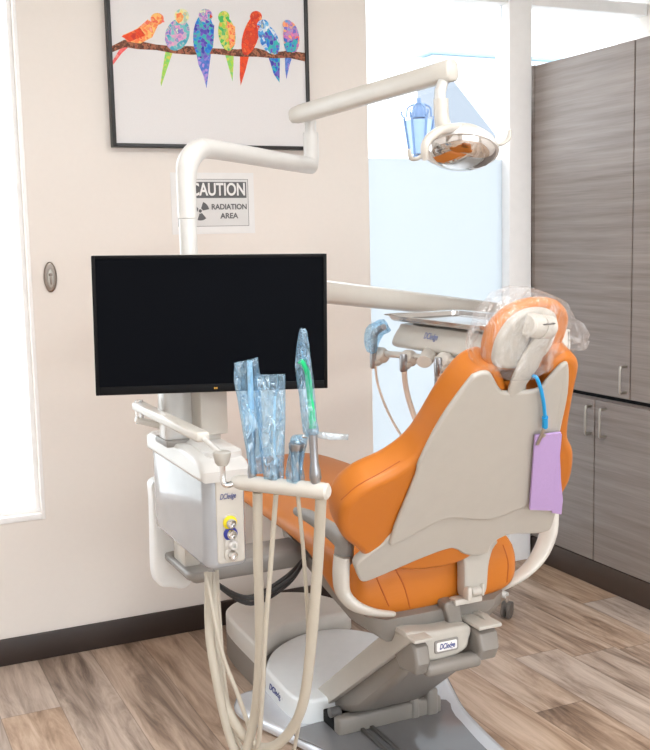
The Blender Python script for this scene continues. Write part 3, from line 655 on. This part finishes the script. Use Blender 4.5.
# sloped bottom is hidden; white cap with a lip over the top
cy = [(by1+.014, bz1-.052), (by1+.016, bz1-.012), (by1-.02, bz1), (by0+.16, bz1+.004), (by0+.06, bz1-.002), (by0+.012, bz1-.012), (by0-.007, bz1-.030), (by0-.007, bz1-.054), (by0+.05, bz1-.056)]
cp = slab('top_cap', Fr((bx0-.007, 0, 0), (0, 1, 0), (0, 0, 1), (1, 0, 0)), cy, 0, bx1-bx0+.014, WHITE2, ub, r=.011, steps=4)
bm = bmesh.new(); bm_loft(bm, [[V((a, b, z)) for a, b in rrect(.745+g, .835-g, 2.225+g, 2.46-g, .03-g*.5)] for z, g in ((bz1-.03, 0), (bz1+.004, .002), (bz1+.012, .014))]); finish('cap_ridge', bm, WHITE2, cp)
ff = WORLDXZ(by0)
fp = slab('front_panel', ff, rrect(bx0+.026, bx1-.012, bz0+.012, bz1-.05, .008), -.003, .003, WHITE, ub, r=.003)
lx0 = ff.px(227, 496); text('lettering', 'DCIedge', ff, lx0[0], lx0[1], .0045, .018, INK, fp, shear=.35, bold=0, width=.039)
pb = slab('coupling_plate', ff, rrect(*(lambda a, b: (a[0]-.018, a[0]+.018, b[1]-.02, a[1]+.02))(ff.px(230, 522), ff.px(231, 553)), .016), .003, .0055, WHITE, fp, r=.001)
def coupling(px, py, rim, core, nm):
    o = ff.P(*ff.px(px, py), .005); c_ = lathe('coupling', [(.0165, 0), (.0165, .004), (.011, .006), (.0, .006)], o, (0, -1, 0), rim, fp, sides=24)
    c_['label'] = {'nozzle': 'yellow-ringed coupling' if rim is YEL else 'blue-ringed coupling'}.get(nm, 'plain white coupling')
    lathe(nm, [(.011, 0), (.011, .012), (.008, .016), (.005, .016), (.004, .010), (0, .010)], o-V((0, .004, 0)), (0, -1, 0), core, c_, sides=20)
coupling(229, 522, YEL, CHROME, 'nozzle'); coupling(229.5, 533, BLU, CHROME, 'nozzle'); coupling(230.5, 543.5, WHITE, WHITE2, 'push_button'); coupling(230.5, 553.5, WHITE, CHROME, 'toggle')
# bracket and grey support arm to the chair
box('support_bracket', .768, .81, 2.52, 2.62, .560, .665, WHITE, ub, bevel=.006)
sa = boxes('support_arm', [(.80, 1.20, 2.56, 2.70, .500, .552)], GREY, ub, bevel=.014)
slab('arm_end', WORLDXY(0), rrect(.757, .83, 2.45, 2.70, .035), .545, .568, GREY, sa, r=.008)
bm = bmesh.new()
for i, (d, rz) in enumerate(((.0, .495), (.02, .485), (.04, .505))):
    bm_tube(bm, [(.81, 2.56, .55), (.83, 2.48-d, .53), (.90, 2.42-d, rz), (1.02, 2.46-d, rz+.02), (1.12, 2.55, .53)], .006, sides=8)
finish('dark_cables', bm, RUBBER, ub)
wg = WORLDXZ(2.69)
tp = slab('rear_panel', wg, sm(pxs(wg, [(151, 500), (150, 484), (157, 478), (168, 477), (200, 477), (206, 500), (194, 560), (190, 580), (182, 587), (170, 586), (158, 584), (153, 572), (152, 540)]), 4), -.035, .02, TRANSW, ub, r=.009, steps=4)
# folding arm with cup, elbow and holder bar
pv = V((.664, 2.51, .985))
ia = bmesh.new()
def bar(bm, a, b, w, h):
    a, b = V(a), V(b); T = (b-a).normalized(); s = T.cross(V((0, 0, 1))).normalized(); u = s.cross(T)
    bm_box(bm, Fr(a, T, s, u), -.012, (b-a).length+.012, -w/2, w/2, -h/2, h/2, min(w, h)*.3, 3)
bar(ia, pv+V((0, 0, .014)), (.692, 2.115, .985), .032, .022); fa_ = finish('upper_arm', ia, WHITE, ub)
ia = bmesh.new(); bar(ia, pv-V((0, 0, .022)), (.77, 2.50, .928), .028, .016); finish('lower_arm', ia, WHITE, ub)
lathe('pivot', [(.010, -.03), (.010, .03)], pv, (0, 0, 1), CHROME, ub, sides=16)
cupc = at(222, 458, Y=2.035)
tube('rod', [(.692, 2.12, .985), cupc+V((0, 0, .008))], .006, WHITE2, fa_, smooth=False)
cup = lathe('arm_cup', [(.010, -.016), (.015, -.010), (.019, .006), (.0195, .012), (.015, .015), (0, .015)], cupc, (0, 0, 1), LGREY, ub, sides=24)
h0p, h1p = at(237, 482, Y=2.03), at(327, 491.5, Z=at(237, 482, Y=2.03).z)
tube('elbow', [cupc-V((0, 0, .012)), cupc-V((0, 0, .045)), cupc-V((-.006, .005, .058)), h0p], .0065, CHROME, cup, sides=12, n=6)
dirb = (h1p-h0p).normalized()
hb_ = bmesh.new(); bm_tube(hb_, [h0p-dirb*.010, h0p, h0p+dirb*.012, h1p-dirb*.01, h1p, h1p+dirb*.004], [.010, .014, .0165, .0175, .017, .012], sides=18, smooth=False); hold = finish('holder_bar', hb_, WHITE, ub)
def barpt(px):       # the point of the holder bar seen at this picture column
    best = min(range(201), key=lambda i: abs(proj((h0p+(h1p-h0p)*(i/200)))[0]-px)); return h0p+(h1p-h0p)*(best/200)
def proj(p):
    q = p-CAM; c_ = XV*q.x+YV*q.y+ZV*q.z; return (325+FOC*c_.x/c_.z, 375+FOC*c_.y/c_.z)

# ------------------------------------------------------------------ instruments in the holder, hoses looping back to the box
def hosepath(pts, y0, y1):
    P = []; k = len(pts)
    for i, (x, y) in enumerate(pts):
        t = i/(k-1); P.append(at(x, y, Y=y0+(y1-y0)*t))
    return P
b1, b2, b3, b4 = barpt(252), barpt(274), barpt(296), barpt(316)
def inst(name, label, b, cat='dental instrument'):
    return thing(name, label, cat, b, 'instruments in the holder bar')
def wand(prof, b, top_px, mat, parent, name='body'):
    tp_ = at(top_px[0], top_px[1], Y=b.y); ax = tp_-b; L_ = ax.length
    return lathe(name, [(r, h*L_) for r, h in prof], b, ax, mat, parent, sides=20)
i1 = inst('suction_handpiece', 'metal suction handpiece with pale tip, far left in the holder bar', b1)
wand([(.009, -.02), (.0115, .02), (.0115, .10), (.009, .14), (.0105, .22), (.008, .42), (.0065, .60), (.0085, .80), (.0075, 1.0)], b1, (252, 431), TOOLM, i1)
tube('tip', [at(252, 433, Y=b1.y), at(251, 400, Y=b1.y), at(249.5, 361, Y=b1.y)], [.0065, .006, .0055], PALETIP, i1)
i2 = inst('saliva_ejector', 'short metal saliva ejector with thin straw, second from the left in the holder bar', b2)
wand([(.009, -.02), (.0105, .02), (.0105, .2), (.012, .35), (.009, .6), (.010, .9), (.006, 1.0)], b2, (275, 461), TOOLM, i2)
tube('straw', [at(275, 464, Y=b2.y), at(274, 430, Y=b2.y), at(275, 396, Y=b2.y)], .0028, PALETIP, i2, sides=10)
i3 = inst('air_water_syringe', 'metal air-water syringe with a flared head, third along the holder bar', b3)
wand([(.009, -.02), (.0105, .02), (.0095, .3), (.0105, .62), (.0125, .78), (.0165, .84), (.017, .95), (.011, 1.0), (0, 1.02)], b3, (297, 441), TOOLM, i3)
tube('nozzle', [at(297, 443, Y=b3.y), at(302, 437, Y=b3.y-.01), at(307, 437, Y=b3.y-.015)], .003, CHROME, i3, sides=10)
i4 = inst('suction_handpiece', 'metal suction handpiece with bent green tip, at the right end of the holder bar', b4)
wand([(.009, -.02), (.0125, .0), (.0125, .08), (.009, .12), (.0125, .2), (.012, .3), (.0085, .45), (.0085, .75), (.010, 1.0)], b4, (312.5, 428), TOOLM, i4)
tube('green_tip', [at(312.5, 429, Y=b4.y), at(311, 405, Y=b4.y), at(308.5, 380, Y=b4.y), at(307, 371, Y=b4.y), at(303, 364, Y=b4.y), at(300, 361, Y=b4.y)], [.0075, .0065, .0062, .0058, .0058, .0058], GREEN, i4, n=6)
LH = [(257.5, 492), (258, 560), (259.6, 636), (256, 705), (246, 750), (236, 752), (224, 715), (213, 660), (209, 623), (209, 572)]
tube('hose', hosepath(LH, b1.y, 2.30), .0106, HOSE, i1, sides=14)
tube('hose', hosepath([(276, 494), (271, 560), (265, 640), (262, 700), (258, 745), (252, 735), (238, 695), (223, 656), (212, 605), (206, 572)], b2.y-.0, 2.26), .0055, HOSE, i2, sides=10)
tube('hose', hosepath([(298, 496), (304, 560), (308, 636), (303, 690), (297, 735), (288, 765), (262, 775), (240, 745), (226, 690), (220, 620), (217, 570)], b3.y, 2.36), .0045, HOSE, i3, sides=10)
tube('hose', hosepath([(321, 497), (318, 560), (312, 636), (304, 699), (291, 730), (272, 747), (252, 744), (234, 722), (221, 690), (216, 640), (213, 572)], b4.y, 2.32), .0116, HOSE, i4, sides=14)
# blue sleeves pulled over the instruments
def sleeve(name, label, pts, b, th, mat, n=3, wave=.006):
    f = Fr(b, V((XV.x, YV.x, 0)).normalized(), (0, 0, 1), -V((-V((XV.x, YV.x, 0)).normalized().y, V((XV.x, YV.x, 0)).normalized().x, 0)))
    P = pxs(f, pts); cen = V((sum(p[0] for p in P)/len(P), sum(p[1] for p in P)/len(P)))
    out = [(p.x, p.y) for p in spline([(a, c_, 0) for a, c_ in P], n, True)] if n > 1 else P
    bm = bmesh.new()
    if area2(out) < 0: out = out[::-1]
    k = len(out); rings = []
    for t, s in ((1, -1), (.5, -1), (0, 0), (.5, 1), (1, 1)):
        q = inset(out, th*.55*t)
        rings.append([bm.verts.new(f.P(a, c_, (s*th*(.35+.65*t) if s else 0) + wave*math.sin(a*190+c_*60+s))) for a, c_ in q])
    for A, D in zip(rings, rings[1:]):
        for j in range(k): bm.faces.new((A[j], A[(j+1) % k], D[(j+1) % k], D[j]))
    for R in (rings[0], rings[-1]): bm.faces.new(R)
    bmesh.ops.triangulate(bm, faces=[x for x in bm.faces if len(x.verts) > 4])
    bmesh.ops.subdivide_edges(bm, edges=[e for e in bm.edges if e.calc_length() > .02], cuts=2, use_grid_fill=True)
    for v in bm.verts:
        v.co += f.n*(.0022*math.sin(v.co.z*210+v.co.x*170)+.0018*math.sin(v.co.x*390-v.co.z*90))
    return tag(finish(name, bm, mat, ang=80), label, 'plastic sleeve', 'plastic sleeves over instruments')
sleeve('plastic_sleeve', 'long blue plastic sleeve over the far left suction handpiece', [(234, 363), (245, 360), (258, 357), (260, 374), (262, 420), (264, 474), (250, 474), (246, 450), (239, 410), (234, 380)], b1, .013, BLUEF, 1)
sleeve('plastic_sleeve', 'wide squared blue plastic sleeve over the saliva ejector', [(255, 374), (270, 374), (285.5, 373.5), (285.5, 420), (284, 470), (284, 481), (276, 482), (264, 479), (262, 470), (256, 410)], b2, .013, BLUEF, 1)
sleeve('plastic_sleeve', 'short blue plastic sleeve bunched over the air-water syringe head', [(290, 440), (294, 435), (301, 434), (308, 438), (305, 452), (303, 468), (304.5, 484), (287, 482), (286, 468), (289, 452)], b3, .012, BLUEF, 2)
sleeve('plastic_sleeve', 'tall pointed blue plastic sleeve over the green suction tip', [(299, 331), (303, 329), (307, 332), (311, 360), (314, 383), (317, 420), (319, 433), (311, 437), (303, 432), (299, 395), (295, 366)], b4, .013, BLUEF, 2)
sleeve('plastic_sleeve', 'loose pale plastic strip sticking out sideways from the green-tipped handpiece', [(316, 431), (333, 433), (349, 434), (348, 440), (333, 440), (318, 438)], b4+V((0, -.004, 0)), .005, BLUECLEAR, 1, .002)

# ------------------------------------------------------------------ light post, monitor, dental light
PX, PY = .788, 2.45
lp = thing('dental_light', 'white dental operating light on jointed arms rising from the utility box post', 'dental light', (PX, PY, .94))
tube('post', [(PX, PY, .905), (PX, PY, 1.455)], .0215, WHITE2, lp, smooth=False, sides=24)
zb = 1.627; e1 = V((1.316, 2.876, 1.615)); d1 = (e1-V((PX, PY, zb))); d1.z = 0; d1.normalize()
bend = [V((PX, PY, 1.457)), V((PX, PY, 1.51)), V((PX, PY, 1.535))] + [V((PX, PY, zb-.077)) + d1*.09*(1-math.cos(t)) + V((0, 0, .077*math.sin(t))) for t in (.35, .7, 1.05, 1.35)] + [V((PX, PY, zb+.002))+d1*.14, e1-d1*.05+V((0, 0, .002)), e1-d1*.012+V((0, 0, .006)), e1+V((0, 0, .03)), e1+V((0, 0, .098))]
tube('swing_arm', bend, [.0235, .0235, .0235, .0265, .0275, .0265, .025, .0245, .024, .0235, .023, .0225], WHITE2, lp, sides=24, n=6)
tube('joint', [e1+V((0, 0, .096)), e1+V((0, 0, .16))], .016, WHITE2, lp, smooth=False)
a0 = at(297, 115, Y=2.90); a1 = at(452, 70, Y=2.28)
sarm = bmesh.new()
T = (a1-a0).normalized(); sd = T.cross(V((0, 0, 1))).normalized(); upv = sd.cross(T)
bm_loft(sarm, [[a0+T*t+sd*x*w+upv*y*h for x, y in ((-.6, -1), (.6, -1), (1, -.6), (1, .6), (.6, 1), (-.6, 1), (-1, .6), (-1, -.6))] for t, w, h in ((-.022, .014, .016), (-.012, .02, .022), (.03, .022, .0245), (.10, .022, .0245), ((a1-a0).length-.06, .022, .025), ((a1-a0).length-.0, .022, .026), ((a1-a0).length+.004, .018, .022))])
spa = finish('spring_arm', sarm, WHITE, lp, ang=50)
hk = e1+V((.03, -.02, .150)); tube('cable_loop', [hk, hk+V((.02, -.015, .018)), hk+V((.05, -.03, .020))], .004, BLACK, spa, sides=8)
# lamp head
LH0 = at(461, 150, Y=2.27)
nl = V((-.26, -.40, -.88)).normalized()
hl = Fr(LH0, V((.93, -.36, .0)), V((0, 0, 1)), nl); hl.u = (hl.u - nl*hl.u.dot(nl)).normalized(); hl.v = nl.cross(hl.u)
bm = bmesh.new()
def dish(bm, prof, sx, sy, K=40):
    rings = []
    for r, c_ in prof:
        rings.append([hl.P(sx*r*math.cos(a), sy*r*math.sin(a), c_) for a in (2*PI*j/K for j in range(K))])
    bm_loft(bm, rings)
dish(bm, [(.30, -.052), (.55, -.046), (.80, -.032), (.95, -.014), (1.03, .0), (1.02, .006), (.96, .006)],   .093, .080); sh = finish('lamp_shell', bm, WHITE2, lp, ang=60)
bm = bmesh.new(); dish(bm, [(.97, .003), (.93, .012), (.82, .022), (.62, .031), (.40, .036), (.18, .038), (.02, .0385)], .093, .080); finish('reflector', bm, CHROME, sh, ang=70)
for s, pa, pb_ in ((-1, (425, 152), (411, 158)), (1, (492, 144), (508, 139))):
    A = at(*pa, Y=2.27); D = at(*pb_, Y=2.27)
    tube('handle', [A, A*.5+D*.5-V((0, 0, .008)), D, D+V((.006*s, 0, .022))], [.007, .008, .009, .006], WHITE, sh, flat=.6)
neck = [a1-T*.03-V((0, 0, .020)), at(440, 92, Y=2.27), at(440, 101, Y=2.27)]
tube('neck', neck, .014, WHITE2, lp, smooth=False)
tube('neck_sleeve', [at(441, 99, Y=2.27), at(441.5, 115, Y=2.27), at(444, 128, Y=2.27), at(450, 139, Y=2.29)], [.0185, .0185, .020, .026], WHITE, lp)
tube('yoke', [at(425, 160, Y=2.19), at(425, 146, Y=2.185), at(433, 135, Y=2.19), at(447, 129, Y=2.22), at(468, 128, Y=2.27), at(487, 136, Y=2.30), at(496, 146, Y=2.28)], [.009, .014, .016, .017, .015, .012, .008], WHITE, lp, flat=.7)

mo = thing('monitor', 'black widescreen monitor with blank screen mounted on the white post', 'monitor', at(210, 390, Y=2.3))
mn = V((-.25, -.968, 0)); mo0 = at(210, 325, Y=2.30)
mc = [onp(x, y, mo0, mn) for x, y in ((91, 255.5), (97, 396), (327, 388.5), (326, 253))]
cen = sum(mc, V())/4; mu = ((mc[2]-mc[1])+(mc[3]-mc[0])).normalized(); mn2 = V((mu.y, -mu.x, 0)).normalized(); mv = mn2.cross(mu)*1
if mv.z < 0: mv = -mv
mw = ((mc[2]-mc[1]).length+(mc[3]-mc[0]).length)/4*1.008; mh_ = ((mc[0]-mc[1]).length+(mc[3]-mc[2]).length)/4
if mn2.y > 0: mn2 = -mn2
mf = Fr(cen, mu, mv, mn2)
slab('case', mf, rrect(-mw, mw, -mh_, mh_, .006), -.035, -.002, LGREY, mo, r=.005)
bz = boxes('bezel', [(-mw+.001, -mw+.009, -mh_+.001, mh_-.001, -.006, .003), (mw-.009, mw-.001, -mh_+.001, mh_-.001, -.006, .003), (-mw+.009, mw-.009, mh_-.009, mh_-.001, -.006, .003), (-mw+.009, mw-.009, -mh_+.001, -mh_+.020, -.006, .003)], BLACK, mo, bevel=.001, fr=mf)
boxes('maker_mark', [(.0, .0035, -mh_+.008, -mh_+.012, .003, .0033), (.0045, .008, -mh_+.008, -mh_+.012, .003, .0033)], PIXM, bz, bevel=0, fr=mf)
box('screen', -mw+.008, mw-.008, -mh_+.018, mh_-.008, -.004, .001, SCREEN, mo, bevel=0, fr=mf)
mt = box('mount_block', -.045+.075, .022+.075, -.24, -.09, -.12, -.045, LGREY, mo, bevel=.006, fr=Fr(V((PX-.06, PY-.02, cen.z)), (1, 0, 0), (0, 0, 1), (0, -1, 0))) if False else None
fm = WORLDXZ(2.38)
a_, b_ = fm.px(197, 434), fm.px(222, 380)
mtb = box('mount_block', a_[0], b_[0], 2.345, 2.42, a_[1], b_[1]+.12, LGREY, mo, bevel=.005)
box('mount_foot', a_[0]+.012, b_[0]-.014, 2.36, 2.414, .905, a_[1]+.004, WHITE, mo, bevel=.003)
box('mount_plate', cen.x-.06, cen.x+.06, 2.355, 2.40, cen.z-.08, cen.z+.06, GREY, mo, bevel=.004)
a_, b_ = fm.px(169, 425), fm.px(198, 380)
cl = box('post_column', a_[0]+.002, a_[0]+.080, 2.415, 2.485, .91, b_[1]+.14, WHITE2, lp, bevel=.012, seg=3)
box('column_foot', a_[0]-.002, a_[0]+.086, 2.40, 2.50, .908, .925, GREY, lp, bevel=.004)

# ------------------------------------------------------------------ delivery unit beyond the chair
du = thing('delivery_unit', 'white dental delivery head on a long arm, beyond the chair headrest', 'dental delivery unit', (1.67, 2.55, 1.09))
da0, da1 = V((PX+.02, PY+.01, 1.314)), at(497, 311.5, Y=3.25)
T = (da1-da0).normalized(); sd = T.cross(V((0, 0, 1))).normalized(); upv = sd.cross(T); Ld = (da1-da0).length
bm = bmesh.new(); bm_loft(bm, [[da0+T*t+sd*x*w+upv*y*h for x, y in ((-.5, -1), (.5, -1), (.9, -.7), (1, 0), (.8, .75), (.4, 1), (-.4, 1), (-.8, .75), (-1, 0), (-.9, -.7))] for t, w, h in ((0, .026, .032), (Ld*.5, .027, .033), (Ld, .027, .032), (Ld+.02, .016, .02))])
finish('delivery_arm', bm, WHITE, du, ang=50)
tube('arm_knuckle', [da1-V((0, 0, .11)), da1+V((0, 0, .03))], .030, WHITE, du, smooth=False, sides=22)
tube('link_bar', [(1.74, 2.67, 1.055), da1-V((0, 0, .10))], .022, GREY, du, smooth=False, flat=.8)
tube('link_post', [(1.74, 2.67, 1.05), (1.74, 2.67, 1.10)], .025, GREY, du, smooth=False)
# head: shallow body with sloped front
K = [(1.525, 1.088), (1.535, 1.070), (1.58, 1.066), (1.78, 1.066), (1.81, 1.078), (1.81, 1.131), (1.79, 1.140), (1.58, 1.140), (1.55, 1.128)]
bm = bmesh.new(); bm_slab(bm, Fr((0, 2.28, 0), (1, 0, 0), (0, 0, 1), (0, 1, 0)), sm(K, 3), 0, .50, r=.010, steps=4); hd_ = finish('head', bm, WHITE, du)
fh = Fr((1.536, 2.56, 1.111), (0, -1, 0), (.30, 0, .95), (-.95, 0, .30))
text('lettering', 'DCIedge', fh, 0, .004, .004, .026, INKP, hd_, shear=.3, bold=.0002, width=.075)
box('gasket', 1.60, 1.76, 2.33, 2.78, 1.138, 1.147, DGREY, hd_, bevel=.003)
tube('holder_rail', [at(374, 353, X=1.515), at(405, 355.5, X=1.52), at(440, 360, X=1.52), at(490, 367, X=1.52)], .010, WHITE, du)
tube('bracket_arm', [at(438, 343, X=1.62), at(430, 354, X=1.53), at(424, 362, X=1.475)], [.026, .025, .022], WHITE, du, flat=.8)
boxes('under_block', [(1.58, 1.74, 2.32, 2.52, 1.055, 1.095)], GREY, du, bevel=.006)
tips = []
for nm, lab, kp, mp, hose_px, hr in (
    ('syringe_holder', 'leftmost delivery handpiece holder with blue wrapped syringe and thin hose, beyond the chair', (381, 355), (373.5, 360), [(375.5, 366), (378, 385), (388, 412), (404, 440), (420, 460)], .0038),
    ('handpiece_holder', 'middle delivery handpiece holder with thick beige hose, beyond the chair', (409, 358), (403.5, 363), [(404, 369), (406, 388), (412, 410), (421, 432), (434, 455)], .0080),
    ('handpiece_holder', 'right delivery handpiece holder with metal body close to the chair shoulder', (445, 361), (438.5, 367), [(439.5, 373), (440, 385), (441, 400), (445, 420), (455, 440)], .0075)):
    t = thing(nm, lab, 'handpiece holder', at(*kp, X=1.51), 'handpiece holders on the delivery unit')
    kp3 = at(*kp, X=1.51); mp3 = at(*mp, X=1.485)
    lathe('knob', [(.012, -.024), (.021, -.018), (.025, 0), (.021, .016), (.012, .022), (0, .023)], kp3, V((-.6, -.2, .25)), WHITE, t, sides=22)
    tube('clip', [kp3-V((.0, 0, .012)), mp3*.5+kp3*.5-V((0, 0, .012)), mp3-V((0, 0, .004))], [.013, .015, .013], LGREY, t)
    lathe('metal_collar', [(.009, -.026), (.0115, -.022), (.0115, .020), (.009, .026)], mp3, (0, 0, 1), TOOLM, t, sides=18)
    hp_ = [at(x, y, X=1.485+.004*i) for i, (x, y) in enumerate(hose_px)]
    lo_ = hp_[-1]
    hp_ += [lo_+V((.03, -.03, -.03)), lo_+V((.08, -.05, .02)), V((1.62, 2.32+.03*len(tips), 1.0)), V((1.63, 2.36+.03*len(tips), 1.07))]
    tube('hose', hp_, hr, HOSEP, t, sides=12)
    tips.append(t)
tube('syringe_body', [at(374, 358, X=1.485), at(374, 345, X=1.485), at(375, 333, X=1.485), at(384, 327, X=1.485)], [.009, .010, .012, .009], TOOLM, tips[0])
sleeve('plastic_sleeve', 'small crumpled pale blue plastic barrier over the syringe beyond the chair', [(366, 328), (374, 322), (384, 319), (389, 327), (391, 331), (384, 335), (379, 343), (376, 353), (367, 352), (364, 340)], at(376, 336, X=1.482), .020, BLUEF, 2)
lathe('chrome_wand', [(.007, 0), (.008, .02), (.006, .05), (.006, .10)], at(437, 396, X=1.482), (0, .05, 1), TOOLM, tips[2], sides=16)
# stainless tray resting on the head
tr_ = thing('instrument_tray', 'empty stainless steel instrument tray resting on the delivery head', 'tray', (1.68, 2.56, 1.147))
ty0, ty1, tx0, tx1 = 2.27, 2.82, 1.515, 1.79
rings = []
for z, g in ((1.147, -.014), (1.151, -.006), (1.166, .0), (1.1675, .014), (1.1655, .015), (1.164, .002), (1.154, -.004), (1.150, -.012)):
    rings.append([V((a, b, z)) for a, b in rrect(tx0+.012-g, tx1-.012+g, ty0+.012-g, ty1-.012+g, max(.006, .02+g*.6))])
bm = bmesh.new(); bm_loft(bm, [[(v) for v in r_] for r_ in rings]); finish('tray_pan', bm, STEEL, tr_, ang=30)

# ------------------------------------------------------------------ headrest sleeve, bib, cord
sv = pxs(Hd, [(487, 369), (484, 350), (491, 324), (505, 304), (524, 293.5), (545, 293.5), (562, 300), (570, 314), (582, 326), (580, 347), (568, 349), (553, 352), (544, 366), (530, 376), (512, 379), (497, 376)], .015)
bm = bmesh.new(); bm_slab(bm, Hd, sm(sv, 5), -.058, .050, r=.030, steps=5)
bmesh.ops.triangulate(bm, faces=[x for x in bm.faces if len(x.verts) > 4])
bmesh.ops.subdivide_edges(bm, edges=[e for e in bm.edges if e.calc_length() > .03], cuts=2, use_grid_fill=True)
for v in bm.verts: v.co += Hd.n*(.003*math.sin(v.co.x*120+v.co.z*75)+.002*math.sin(v.co.x*60-v.co.z*190))
tag(finish('headrest_cover', bm, CLEARF, ang=80), 'crinkled clear plastic cover pulled over the orange headrest', 'plastic cover')
bb = thing('patient_bib', 'folded lilac paper bib hanging behind the backrest', 'bib', B.P(*B.px(545, 470), .03))
bq = pxs(B, [(535.5, 436), (548, 434.5), (561.5, 433), (558, 455), (555, 478), (553.5, 511), (530, 510), (532.5, 475)], .034)
slab('front_fold', B, bq, .028, .034, PURPLE, bb, r=.001)
bq2 = pxs(B, [(540, 437), (562, 434.5), (560, 455), (561, 480), (563, 500), (561.5, 514.5), (552, 513)], .026)
slab('back_fold', Fr(B.o, B.u+B.n*.0, B.v, B.n), bq2, .0235, .0265, PURPLE, bb, r=.001)
bcd = thing('bib_cord', 'bright blue bib cord with metal clip hanging from the headrest stem', 'bib cord', B.P(*B.px(540, 400), .03))
cq = [B.P(*B.px(x, y, c_), c_) for x, y, c_ in ((533, 376, .02), (536.5, 378, .028), (540.5, 388, .032), (543.5, 402, .034), (545, 418, .035))]
tube('cord', cq, .0042, BLUEC, bcd, sides=12)
tube('cord_end', [B.P(*B.px(545, 417, .035), .035), B.P(*B.px(545, 427, .035), .035)], .0068, BLUEC, bcd, smooth=False)
c0_, c1_ = B.px(544.8, 427, .037), B.px(545, 444, .037)
boxes('clip', [(c0_[0]-.004, c0_[0]+.004, c1_[1], c0_[1], .0345, .039), (c0_[0]-.001, c0_[0]+.012, c1_[1]+.022, c1_[1]+.030, .0345, .039)], NICK, bcd, bevel=.001, fr=B)

# ------------------------------------------------------------------ stool mostly hidden behind the chair
st = thing('operator_stool', 'rolling stool behind the chair, one dark castor showing near the cabinets', 'stool', (2.04, 3.30, 0))
sx_, sy_ = 2.04, 3.30
cpt = at(507, 606, Y=3.0)
lathe('seat', [(.15, .44), (.17, .45), (.175, .47), (.165, .49), (.10, .498), (0, .5)], (sx_, sy_, 0), (0, 0, 1), ORANGE, st)
lathe('column', [(.05, .10), (.035, .12), (.03, .3), (.022, .3), (.022, .45)], (sx_, sy_, 0), (0, 0, 1), CHROME, st)
base_a = math.atan2(at(507, 610, Z=.03).y-sy_, at(507, 610, Z=.03).x-sx_); rad_ = math.hypot(at(507, 610, Z=.03).y-sy_, at(507, 610, Z=.03).x-sx_)
for k in range(5):
    a = base_a+2*PI*k/5; c_, s_ = math.cos(a), math.sin(a); R = rad_
    lg = tube('leg', [(sx_+.02*c_, sy_+.02*s_, .115), (sx_+R*.6*c_, sy_+R*.6*s_, .10), (sx_+R*c_, sy_+R*s_, .085)], [.022, .018, .015], WHITE2, st, flat=.8)
    tube('castor_stem', [(sx_+R*c_, sy_+R*s_, .085), (sx_+R*c_, sy_+R*s_, .045)], .007, CHROME, lg, smooth=False)
    bm = bmesh.new(); o = V((sx_+R*c_, sy_+R*s_, .029)); ax = V((.55, -.835, 0))
    for d in (-.017, .005): bm_lathe(bm, [(.020, 0), (.028, .002), (.028, .010), (.020, .012)], o+ax*d, ax, 22)
    bm_box(bm, Fr(o, ax, ax.cross(V((0, 0, 1))), (0, 0, 1)), -.02, .02, -.02, .012, .002, .032, .006)
    finish('castor', bm, CASTOR, lg)

# ------------------------------------------------------------------ light
w = bpy.data.worlds.new('daylight'); S.world = w; w.use_nodes = True
bg = w.node_tree.nodes['Background']; bg.inputs[0].default_value = (.93, .97, 1, 1); bg.inputs[1].default_value = 1.9
S.view_settings.view_transform = 'Standard'; S.view_settings.look = 'None'; S.view_settings.exposure = 1.27; S.view_settings.gamma = 1
